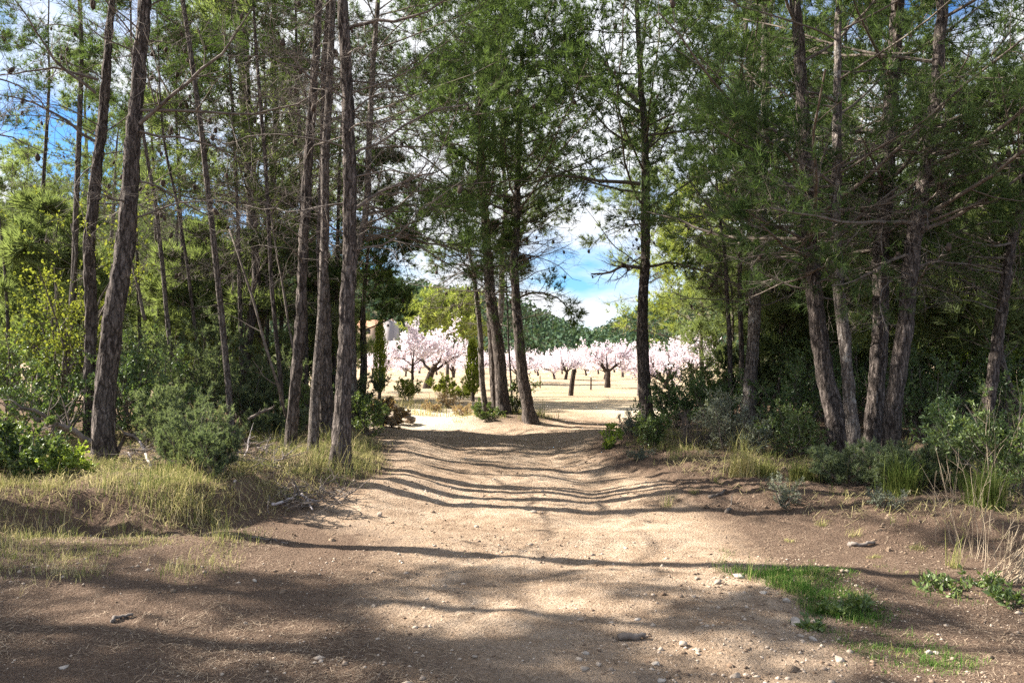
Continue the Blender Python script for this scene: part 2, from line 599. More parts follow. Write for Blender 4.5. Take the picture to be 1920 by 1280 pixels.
def soil_mat():
    m, n, l, out = new_mat('earth')
    g = n.new('ShaderNodeNewGeometry')
    P = g.outputs['Position']
    def attr(nm):
        a = n.new('ShaderNodeAttribute'); a.attribute_name = nm
        return a.outputs['Fac']
    big = noise(n, l, 0.8, 4, 0.6, P)
    mid = noise(n, l, 5.5, 5, 0.65, P)
    fin = noise(n, l, 46, 4, 0.7, P)
    vor = n.new('ShaderNodeTexVoronoi'); vor.inputs['Scale'].default_value = 55
    l.new(P, vor.inputs['Vector'])
    # packed tan earth of the track
    r1 = ramp(n, [(0.30, (0.205, 0.140, 0.096)), (0.47, (0.38, 0.280, 0.199)), (0.66, (0.57, 0.452, 0.342))])
    s = n.new('ShaderNodeMath'); s.operation = 'MULTIPLY_ADD'
    l.new(mid.outputs['Fac'], s.inputs[0]); s.inputs[1].default_value = 0.55
    s2 = n.new('ShaderNodeMath'); s2.operation = 'MULTIPLY'; s2.inputs[1].default_value = 0.45
    l.new(big.outputs['Fac'], s2.inputs[0]); l.new(s2.outputs[0], s.inputs[2])
    l.new(s.outputs[0], r1.inputs[0])
    f1 = ramp(n, [(0.3, (0.55, 0.51, 0.47)), (0.5, (0.95, 0.94, 0.93)), (0.72, (1.3, 1.28, 1.26))])
    l.new(fin.outputs['Fac'], f1.inputs[0])
    road = mixc(n, l, 0.85, r1.outputs[0], f1.outputs[0], 'MULTIPLY')
    # needle litter, red brown
    mp = n.new('ShaderNodeMapping'); mp.inputs['Scale'].default_value = (1, 1.7, 1); mp.inputs['Rotation'].default_value = (0, 0, 0.5)
    l.new(P, mp.inputs['Vector'])
    nl = noise(n, l, 60, 5, 0.75, mp.outputs[0], 1.5)
    r2 = ramp(n, [(0.34, (0.060, 0.039, 0.028)), (0.5, (0.160, 0.109, 0.078)), (0.66, (0.32, 0.245, 0.185))])
    l.new(nl.outputs['Fac'], r2.inputs[0])
    lit0 = attr('litter')
    la = n.new('ShaderNodeMath'); la.operation = 'MULTIPLY_ADD'; la.inputs[1].default_value = 0.9
    l.new(mid.outputs['Fac'], la.inputs[0])
    lb = n.new('ShaderNodeMath'); lb.operation = 'SUBTRACT'; lb.inputs[1].default_value = 0.45
    l.new(lit0, lb.inputs[0]); l.new(lb.outputs[0], la.inputs[2])
    lr = ramp(n, [(0.25, (0, 0, 0)), (0.62, (1, 1, 1))])
    l.new(la.outputs[0], lr.inputs[0])
    c = mixc(n, l, lr.outputs[0], road, r2.outputs[0])
    # raw red earth on the cut banks
    r3 = ramp(n, [(0.3, (0.075, 0.050, 0.037)), (0.7, (0.20, 0.138, 0.100))])
    l.new(mid.outputs['Fac'], r3.inputs[0])
    c = mixc(n, l, attr('cut'), c, r3.outputs[0])
    # ploughed pale field with thin weeds
    mpf = n.new('ShaderNodeMapping'); mpf.inputs['Scale'].default_value = (0.25, 1.6, 1)
    l.new(P, mpf.inputs['Vector'])
    nf = noise(n, l, 1.2, 5, 0.65, mpf.outputs[0])
    r4 = ramp(n, [(0.36, (0.26, 0.20, 0.115)), (0.48, (0.39, 0.300, 0.200)), (0.62, (0.49, 0.385, 0.27))])
    l.new(nf.outputs['Fac'], r4.inputs[0])
    c = mixc(n, l, attr('field'), c, r4.outputs[0])
    r5 = ramp(n, [(0.3, (0.55, 0.47, 0.36)), (0.7, (0.68, 0.60, 0.48))])  # bright sunlight on the far track, put into the earth colour
    l.new(mid.outputs['Fac'], r5.inputs[0])
    c = mixc(n, l, attr('pale'), c, r5.outputs[0])
    p = n.new('ShaderNodeBsdfPrincipled'); p.inputs['Roughness'].default_value = 1.0
    p.inputs['Specular IOR Level'].default_value = 0.05
    l.new(c, p.inputs['Base Color'])
    h = n.new('ShaderNodeMath'); h.operation = 'MULTIPLY_ADD'; h.inputs[1].default_value = 0.6
    l.new(nl.outputs['Fac'], h.inputs[0]); l.new(fin.outputs['Fac'], h.inputs[2])
    h2 = n.new('ShaderNodeMath'); h2.operation = 'MULTIPLY_ADD'; h2.inputs[1].default_value = -0.35
    l.new(vor.outputs['Distance'], h2.inputs[0]); l.new(h.outputs[0], h2.inputs[2])
    b = n.new('ShaderNodeBump'); b.inputs['Strength'].default_value = 0.9; b.inputs['Distance'].default_value = 0.04
    l.new(h2.outputs[0], b.inputs['Height']); l.new(b.outputs[0], p.inputs['Normal'])
    l.new(p.outputs[0], out.inputs[0])
    return m


M = {}
M['soil'] = soil_mat()
M['bark'] = bark_mat('pine_bark', (0.036, 0.030, 0.027), (0.33, 0.285, 0.258), bump=1.0)
M['bark_grey'] = bark_mat('grey_bark', (0.075, 0.064, 0.057), (0.37, 0.33, 0.30), 1.3, 0.9)
M['bark_pale'] = bark_mat('pale_bark', (0.080, 0.068, 0.061), (0.41, 0.37, 0.335), 1.2, 0.9, lichen=(0.36, 0.345, 0.32))
M['branch'] = plain_mat('branch_bark', (0.075, 0.058, 0.047), (0.19, 0.16, 0.135), 12)
M['twig'] = plain_mat('dead_twig', (0.070, 0.056, 0.048), (0.20, 0.17, 0.148), 9)
M['bleached'] = plain_mat('bleached_wood', (0.30, 0.26, 0.25), (0.56, 0.50, 0.49), 14)
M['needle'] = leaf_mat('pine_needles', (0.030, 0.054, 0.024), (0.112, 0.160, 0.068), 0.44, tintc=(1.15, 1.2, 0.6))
M['needle_sunlit'] = leaf_mat('sunlit_pine_needles', (0.13, 0.18, 0.055), (0.33, 0.38, 0.14), 0.45)  # lit copy of the needles: sunshine put into a lighter green
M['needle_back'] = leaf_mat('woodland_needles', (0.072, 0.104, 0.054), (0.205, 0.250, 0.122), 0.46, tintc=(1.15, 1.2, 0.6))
M['needle_young'] = leaf_mat('young_pine_needles', (0.085, 0.116, 0.060), (0.220, 0.262, 0.130), 0.46, tintc=(1.15, 1.2, 0.6))
M['juniper'] = leaf_mat('juniper_sprays', (0.066, 0.092, 0.052), (0.190, 0.226, 0.135), 0.36, tintc=(1.15, 1.2, 0.65))
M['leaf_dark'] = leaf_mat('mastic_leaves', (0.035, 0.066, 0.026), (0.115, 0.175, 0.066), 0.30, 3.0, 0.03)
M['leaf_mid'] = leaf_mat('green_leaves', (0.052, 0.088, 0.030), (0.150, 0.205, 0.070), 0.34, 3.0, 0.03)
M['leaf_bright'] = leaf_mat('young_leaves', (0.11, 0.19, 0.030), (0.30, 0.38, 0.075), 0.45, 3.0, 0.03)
M['leaf_grey'] = leaf_mat('grey_leaves', (0.085, 0.105, 0.075), (0.23, 0.25, 0.20), 0.25, 3.0)
M['leaf_yellow'] = leaf_mat('yellowing_leaves', (0.070, 0.110, 0.028), (0.225, 0.255, 0.065), 0.40, 2.0)
M['cypress'] = leaf_mat('cypress_sprays', (0.085, 0.130, 0.028), (0.28, 0.33, 0.070), 0.40, 1.5)
M['dry_leaf'] = leaf_mat('dry_leaves', (0.20, 0.13, 0.08), (0.42, 0.32, 0.21), 0.25, 3.0)
M['hill_leaf'] = leaf_mat('hillside_pines', (0.020, 0.046, 0.034), (0.075, 0.115, 0.070), 0.20, 0.12)
M['cone'] = plain_mat('pine_cone', (0.030, 0.022, 0.018), (0.10, 0.075, 0.06), 30)
M['blossom'] = leaf_mat('almond_blossom', (0.75, 0.64, 0.69), (0.92, 0.86, 0.89), 0.40, 1.0, tintc=(1.0, 0.97, 1.0))
M['almond_bark'] = bark_mat('almond_bark', (0.040, 0.032, 0.028), (0.155, 0.125, 0.105), 1.0, 0.7)
M['stone'] = plain_mat('limestone', (0.20, 0.155, 0.122), (0.37, 0.31, 0.25), 9, 0.95, 0.5)
M['stone_white'] = plain_mat('pale_limestone', (0.27, 0.225, 0.185), (0.47, 0.415, 0.355), 12, 0.95, 0.5)
M['pebble'] = plain_mat('pebbles', (0.155, 0.105, 0.072), (0.44, 0.36, 0.285), 5, 0.95, 0.0, 0.2, True)
M['litter'] = plain_mat('fallen_needles', (0.085, 0.055, 0.036), (0.40, 0.31, 0.22), 5, 0.9, 0.0, 0.2, True)
M['dry_grass'] = grass_mat('dry_grass', [(0.0, (0.085, 0.125, 0.030)), (0.35, (0.21, 0.225, 0.070)), (0.65, (0.40, 0.36, 0.15)), (1.0, (0.55, 0.46, 0.26))])
M['green_grass'] = grass_mat('green_grass', [(0.0, (0.034, 0.080, 0.018)), (0.5, (0.080, 0.170, 0.032)), (0.85, (0.19, 0.275, 0.070)), (1.0, (0.38, 0.36, 0.14))], 0.4)
M['straw'] = plain_mat('dry_stalk', (0.22, 0.165, 0.11), (0.44, 0.36, 0.26), 10)
M['hill'] = plain_mat('hillside_earth', (0.07, 0.085, 0.04), (0.16, 0.14, 0.08), 0.1)
M['wall'] = plain_mat('render_wall', (0.30, 0.22, 0.16), (0.38, 0.29, 0.22), 0.8)
M['wall_grey'] = plain_mat('grey_render', (0.24, 0.215, 0.215), (0.31, 0.285, 0.285), 0.9)
M['tile'] = plain_mat('clay_tiles', (0.42, 0.20, 0.12), (0.60, 0.34, 0.22), 3)
M['dark'] = plain_mat('window_dark', (0.02, 0.02, 0.025), (0.05, 0.05, 0.055), 2, 0.3)

# ------------------------------------------------------------------ ground, one sheet to the horizon
def axis(lo, hi, step, far_lo, far_hi, growth):
    a = list(np.arange(lo, hi + step / 2, step))
    s = step
    while a[-1] < far_hi:
        s *= growth; a.append(a[-1] + s)
    s = step
    while a[0] > far_lo:
        s *= growth; a.insert(0, a[0] - s)
    return np.array(a)


gx = axis(-3.8, 3.8, 0.046, -2500, 2500, 1.16)
gy = axis(3.3, 10.3, 0.046, -1500, 3500, 1.065)
GX, GY = np.meshgrid(gx, gy)
GZ = terrain(GX, GY)
nx_, ny_ = len(gx), len(gy)
ii = (np.arange(ny_ - 1)[:, None] * nx_ + np.arange(nx_ - 1)[None]).ravel()
GF = np.stack([ii, ii + 1, ii + 1 + nx_, ii + nx_], 1)
sl, sr = masks(GX, GY)
midr = np.abs(GX - road_mid(GY))
front_l = smooth(GX, 0.2, -2.2) * (1 - smooth(GY, 6.2, 8.0))
front_r = smooth(GX, 1.3, 2.4) * (1 - smooth(GY, 8.0, 10.0)) * 0.85
litter = np.clip(smooth(sl, -0.45, 0.25) + smooth(sr, -0.9, 0.2) + front_l * 0.95 + front_r
                 + 0.9 * np.exp(-(((GX + 0.15) / 1.3) ** 2 + ((GY - 18.3) / 1.1) ** 2) ** 2)
                 + 0.35 * (1 - smooth(GY, 3.5, 5.2)), 0, 1)
cut = np.clip(smooth(sl, -0.15, 0.05) * (1 - smooth(sl, 0.25, 0.5)) * smooth(GX, -1.9, -2.8) * 0.9
              + smooth(sr, -0.45, 0.0) * (1 - smooth(sr, 0.3, 0.8)) * 0.45 * (1 - smooth(GY, 12, 16))
              + 0.5 * np.exp(-((GX - 3.2) / 0.9) ** 2 - ((GY - 6.4) / 0.5) ** 2), 0, 1)
field = smooth(GY, 19.5, 23) * (1 - smooth(sl, -1.0, 0)) * (1 - smooth(sr, -1.0, 0)) * (GY > 0)
pale = np.clip(np.exp(-(((GX + 2.7) / 2.3) ** 2 + ((GY - 19.6) / 3.4) ** 2) ** 2)  # where the sunlit far track is whitened by colour
               + 0.7 * np.exp(-(((GX - 4.2) / 1.9) ** 2 + ((GY - 21.5) / 3.2) ** 2) ** 2), 0, 1)
pale *= (1 - smooth(sl, -0.4, 0.2)) * (1 - smooth(sr, -0.4, 0.2))
ground = mk('ground', np.stack([GX, GY, GZ], -1), GF, M['soil'], smooth_shade=True,
            attrs=dict(litter=litter.ravel(), cut=cut.ravel(), field=field.ravel(), pale=pale.ravel()))
tag(ground, kind='structure')

# ------------------------------------------------------------------ hills and their pine woods
H1X = [-900, -250, -120, -75, -32, 8, 20, 34, 50, 75, 110, 900]
H1Z = [80, 62, 50, 37, 26, 15.0, 10, 4.5, 0.6, -1.5, -2.5, -3]
H2X = [-900, -60, 20, 38, 56, 72, 95, 150, 300, 900]
H2Z = [-3, -2, 0.5, 6.5, 17.5, 26, 33, 48, 60, 66]


def hill_h(x, y, XS, ZS, y0, y1):
    h = np.interp(x, XS, ZS) + 2.0 * fbm(x * 0.03, y * 0.03, seed=71)
    e = 1 - smooth(y, y1 + 200, y1 + 420)
    return -3 + (h + 3) * smooth(y, y0, y1) * e


def blob_woods(name, label, XS, ZS, y0, y1, xr, n, seed):
    r = np.random.default_rng(seed)
    xs = np.linspace(-900, 900, 150); ys = np.linspace(y0 - 20, y1 + 440, 60)
    X, Y = np.meshgrid(xs, ys)
    Z = hill_h(X, Y, XS, ZS, y0, y1)
    k = (np.arange(59)[:, None] * 150 + np.arange(149)[None]).ravel()
    h = mk('hill', np.stack([X, Y, Z], -1), np.stack([k, k + 1, k + 151, k + 150], 1), M['hill'], smooth_shade=True)
    tag(h, kind='structure')
    x = r.uniform(*xr, n * 3); y = r.uniform(y0, y1 + 15, n * 3)
    z = hill_h(x, y, XS, ZS, y0, y1)
    ok = np.nonzero(z > -0.5)[0][:n]
    x, y, z = x[ok], y[ok], z[ok]
    m = len(x)
    R = r.uniform(1.1, 2.3, m); H = R * r.uniform(1.5, 2.3, m)
    q = 17
    d = unit(r.normal(0, 1, (m, q, 3)))
    lobes = 1 + 0.28 * np.sin(d[..., 0] * 5 + r.uniform(0, 6, (m, 1))) * np.sin(d[..., 2] * 4 + r.uniform(0, 6, (m, 1)))
    rad = (R[:, None] * lobes * r.uniform(0.72, 1.05, (m, q)))
    C = np.stack([x, y, z + H * 0.85], -1)
    P = C[:, None] + d * rad[..., None] * np.array([1, 1, 0.95])[None, None]
    P[..., 2] += (H - R)[:, None] * 0.5 * d[..., 2]
    P = P.reshape(-1, 3); dd = d.reshape(-1, 3)
    nn = unit(dd + r.normal(0, 0.5, dd.shape))
    ln = r.uniform(0.7, 1.6, len(P))
    V, F = leaves(P, unit(np.cross(nn, r.normal(0, 1, nn.shape))), ln, ln * 0.85, r)
    T = np.stack([np.stack([x, y, z - 0.5], -1), np.stack([x, y, z + H], -1)], 1)
    o = mk(name, V, F, M['hill_leaf'])
    tag(o, label, 'woodland', kind='stuff')
    V, F = tubes(T, np.tile([0.18, 0.08], (m, 1)), 3)
    t = mk('trunks', V, F, M['branch'], parent=o); tag(t, kind='stuff')


blob_woods('hillside_woods', 'dark green pine woods covering the long hill on the left of the sky gap', H1X, H1Z, 190, 300, (-230, 70), 3300, 5)
blob_woods('hillside_woods', 'blue green pine woods on the farther hill to the right of the sky gap', H2X, H2Z, 270, 390, (10, 150), 1700, 6)

# ------------------------------------------------------------------ pines
CV, CF = blob(6, 4)


def trunk_geo(C, R, sides, step, amp, rng, flare=0.45, base_z=None):
    """Rings along a centre line; fissured plates of bark stand proud of each other."""
    C = np.asarray(C, float); R = np.asarray(R, float)
    s = np.concatenate([[0], np.cumsum(np.linalg.norm(np.diff(C, axis=0), axis=1))])
    n = max(int(s[-1] / step), 6)
    t = np.linspace(0, s[-1], n)
    # smooth the hand-placed line
    P = np.stack([np.interp(t, s, C[:, k]) for k in range(3)], 1)
    w = max(int(0.45 / step), 1)
    if n > 4 * w:
        ker = np.hanning(2 * w + 3)[1:-1]; ker /= ker.sum()
        Pp = np.concatenate([P[0] + (P[0] - P[1:w + 2][::-1]), P, P[-1] + (P[-1] - P[-w - 2:-1][::-1])])
        P = np.stack([np.convolve(Pp[:, k], ker, 'valid') for k in range(3)], 1)
        P = P[(len(P) - n) // 2:][:n]
    rr = np.interp(t, s, R)
    seed = int(rng.integers(1, 9999))
    P = P + np.stack([vnoise(t * 1.1, t * 0 + seed, seed=seed), vnoise(t * 1.1, t * 0 + seed, seed=seed + 1), 0 * t], 1) * (rr * 0.22)[:, None]
    th = np.arange(sides) / sides * 2 * np.pi
    ct, st = np.cos(th)[None], np.sin(th)[None]
    hh = t[:, None]
    fl = 1 + flare * np.exp(-hh / 0.16) * (1 + 0.45 * np.sin(th * 4 + seed)[None] + 0.25 * np.sin(th * 7 + seed * 2)[None])
    f = 1 / 0.048
    X = ct * rr[:, None] * f + seed; Yq = st * rr[:, None] * f
    ridge = 1 - np.abs(fbm(X, Yq, np.broadcast_to(hh * f * 0.17, X.shape), octaves=2, seed=seed)) * 1.7
    lumps = vnoise(ct * 1.5 + 0 * hh, st * 1.5 + 0 * hh, hh * 2.3 + 0 * ct, seed=seed + 5)
    rad = rr[:, None] * fl * (1 + 0.07 * lumps) + amp * (0.5 - np.clip(ridge, 0, 1)) * np.minimum(1, rr[:, None] / 0.06)
    V = np.stack([P[:, None, 0] + rad * ct, P[:, None, 1] + rad * st, np.broadcast_to(P[:, None, 2], rad.shape)], -1)
    i = (np.arange(n - 1)[:, None] * sides + np.arange(sides)[None]).ravel()
    j = (np.arange(n - 1)[:, None] * sides + (np.arange(sides)[None] + 1) % sides).ravel()
    return V.reshape(-1, 3), np.stack([i, j, j + sides, i + sides], 1), P, rr


def limbs(P, rr, z0, z1, n, L, el, rng, K=9, up=0.25, wig=0.10, az=None, rfac=0.32, zpow=1.0):
    zz = np.sort(z0 + (z1 - z0) * rng.uniform(0, 1, n) ** zpow)
    i = np.clip(np.searchsorted(P[:, 2], zz), 0, len(P) - 1)
    pos = P[i].copy()
    a = (np.arange(n) * 2.399 + rng.uniform(0, 6.28) + rng.normal(0, 0.5, n)) if az is None else rng.uniform(az[0], az[1], n)
    e = rng.normal(el, 0.16, n)
    d = np.stack([np.cos(a) * np.cos(e), np.sin(a) * np.cos(e), np.sin(e)], 1)
    LL = L(zz) * rng.uniform(0.65, 1.2, n)
    Q = walk(pos, d, LL, K, up, wig, rng)
    r0 = np.minimum(rr[i] * rfac, 0.006 + 0.011 * LL)
    return Q, r0[:, None] * np.linspace(1, 0.3, K)[None]


def pine_parts(r, loc, P, rr, spec, rng):
    """Limbs with their twigs (one mesh for each limb), needles and cones."""
    H = P[-1, 2]
    live, dead = [], []
    cb = spec['cb']
    Lm = spec.get('L', 2.2)
    prof = lambda z: Lm * np.clip(1.15 - 0.85 * ((z - cb) / max(H - cb, 0.5)) ** 1.3, 0.22, 1.1)
    nl = spec.get('n', 24)
    if nl:
        Q, R = limbs(P, rr, cb, H - 0.15, nl, prof, spec.get('el', 0.30), rng, up=spec.get('up', 0.30))
        live.append((Q, R))
    for (az0, az1, z0, z1, n, Ls, el) in spec.get('more', []):
        Q, R = limbs(P, rr, z0, z1, n, lambda z: np.full(np.shape(z), Ls), el, rng, az=(az0, az1), up=0.15)
        live.append((Q, R))
    nd, (dz0, dz1), dl = spec.get('dead', (0, (1, 2), 1.0))
    if nd:
        Q, R = limbs(P, rr, dz0, dz1, nd, lambda z: np.full(np.shape(z), dl), 0.22, rng, up=-0.12, wig=0.16, rfac=0.15)
        dead.append((Q, R))
    for line, w, Yd, is_live in spec.get('hand', []):
        A = np.array([px(x, y, Yq) for (x, y), Yq in zip(line, np.linspace(Yd[0], Yd[1], len(line)))])
        s = np.linspace(0, len(A) - 1, 9)
        Q = np.stack([np.interp(s, np.arange(len(A)), A[:, k]) for k in range(3)], 1)[None]
        Q[:, 1:-1] += rng.normal(0, 0.012, Q[:, 1:-1].shape)
        R = (np.linspace(1, 0.3, 9) * w / 2 / FPX * Yd[0])[None]
        (live if is_live else dead).append((Q, R))
    cones = []
    NV, NFt, off = [], [], 0
    det = spec.get('det', 1.0)
    for group, is_live in ((live, True), (dead, False)):
        if not group:
            continue
        Q1 = np.concatenate([g[0] for g in group]); R1 = np.concatenate([g[1] for g in group])
        L1 = np.linalg.norm(Q1[:, -1] - Q1[:, 0], axis=1)
        n2 = spec.get('n2', 9) if is_live else spec.get('d2', 10)
        n3 = spec.get('n3', 6) if is_live else spec.get('d3', 5)
        Q2, R2, i2 = grow(Q1, R1, n2, 0.22 if is_live else 0.12, 1.0, lambda i, t: L1[i] * (0.46 - 0.26 * t) * rng.uniform(0.6, 1.25, len(i)),
                          0.85, 4, 0.28 if is_live else 0.0, 0.12 if is_live else 0.2, 0.5, rng, rmin=0.0028)
        L2 = np.linalg.norm(Q2[:, -1] - Q2[:, 0], axis=1)
        Q3, R3, i3 = grow(Q2, R2, n3, 0.2, 1.0, lambda i, t: np.clip(L2[i] * 0.55, 0.12, 0.45) * rng.uniform(0.6, 1.3, len(i)),
                          0.8, 3, 0.3 if is_live else 0.05, 0.14 if is_live else 0.24, 0.6, rng, rmin=0.0022)
        a3 = i2[i3]
        draw = np.arange(len(Q3)) % (3 if is_live else 1) == 0
        if spec.get('merge'):
            V, F = merge([tubes(Q1, R1, 5), tubes(Q2, R2, 3), tubes(Q3[draw], R3[draw], 3)])
            o = mk('branches' if is_live else 'dead_branches', V, F, M['branch'] if is_live else M['twig'], r, loc); tag(o, kind='stuff')
        else:
            for b in range(len(Q1)):
                V, F = merge([tubes(Q1[b:b + 1], R1[b:b + 1], 6), tubes(Q2[i2 == b], R2[i2 == b], 3), tubes(Q3[(a3 == b) & draw], R3[(a3 == b) & draw], 3)])
                mk('branch' if is_live else 'dead_branch', V, F, M['branch'] if is_live else M['twig'], r, loc)
        if is_live:
            per, nb = spec.get('per', 3), spec.get('nb', 7)
            V, F = needle_cloud(Q3, per, nb, spec.get('nl', 0.15), spec.get('nw', 0.0088), rng)
            NV.append(V); NFt.append(F + off); off += len(V)
            tip = Q2[:, 1:]
            V, F = needle_cloud(tip, per, nb, spec.get('nl', 0.15), spec.get('nw', 0.0088), rng)
            NV.append(V); NFt.append(F + off); off += len(V)
        nc = spec.get('cones', 14)
        if nc:
            k = rng.integers(0, len(Q2), nc // (1 if is_live else 2) + 1)
            p, _ = interp_poly(Q2[k], rng.uniform(0.2, 1, len(k)))
            p[:, 2] -= 0.03
            cones.append(p)
    if NV:
        mk('crown', np.concatenate(NV), np.concatenate(NFt), spec.get('mat', M['needle']), r, loc)
    if cones:
        p = np.concatenate(cones)
        sc = rng.uniform(0.020, 0.034, (len(p), 1)) * np.array([[1, 1, 1.6]])
        V, F = scatter(CV, CF, p, sc, rng, 0.12)
        o = mk('cones', V, F, M['cone'], r, loc); tag(o, kind='stuff')


def pine(label, Y, pts, H, seed, group=None, bark='bark', name='pine_tree', sides=None, amp=0.019, flare=0.45, **spec):
    rng = np.random.default_rng(seed)
    A = np.array([px(x, y, Y) for x, y, w in pts])
    wob = rng.normal(0, 0.05, len(A)); wob[0] = 0
    A[:, 1] += np.cumsum(wob)
    W = np.array([w for x, y, w in pts]) / 2 / FPX * Y * 0.90 * math.cos(math.atan((pts[0][0] - 960) / FPX))
    b = A[0].copy(); b[2] = gz(b[0], b[1]) - 0.12
    if A[0, 2] > b[2] + 0.15:
        A = np.concatenate([[b], A]); W = np.concatenate([[W[0] * 1.05], W])
    else:
        A[0] = b
    d = unit(A[-1] - A[-2]); p = A[-1].copy(); r_ = W[-1]
    k = 0
    while p[2] < H - 0.3 and k < 30:
        d = unit(d * np.array([0.75, 0.75, 1]) + np.array([rng.normal(0, 0.06), rng.normal(0, 0.06), 0]))
        step = min(0.8, H - p[2])
        p = p + d * step
        A = np.concatenate([A, [p]])
        W = np.concatenate([W, [max(r_ * (H - p[2]) / max(H - A[-2, 2] + 1e-6, 0.1), 0.012)]]); r_ = W[-1]
        k += 1
    big = max(W[:3]) > 0.07
    loc = np.array([b[0], b[1], b[2] + 0.12])
    r = root(name, loc, label, 'pine tree', group)
    V, F, P, rr = trunk_geo(A, W, sides or ((34 if Y < 12 else 24) if big else 10), (0.055 if Y < 12 else 0.08) if big else 0.12, amp if big else 0.004, rng, flare if big else 0.2)
    mk('trunk', V, F, M[bark], r, loc, smooth_shade=True)
    pine_parts(r, loc, P, rr, spec, rng)
    return r


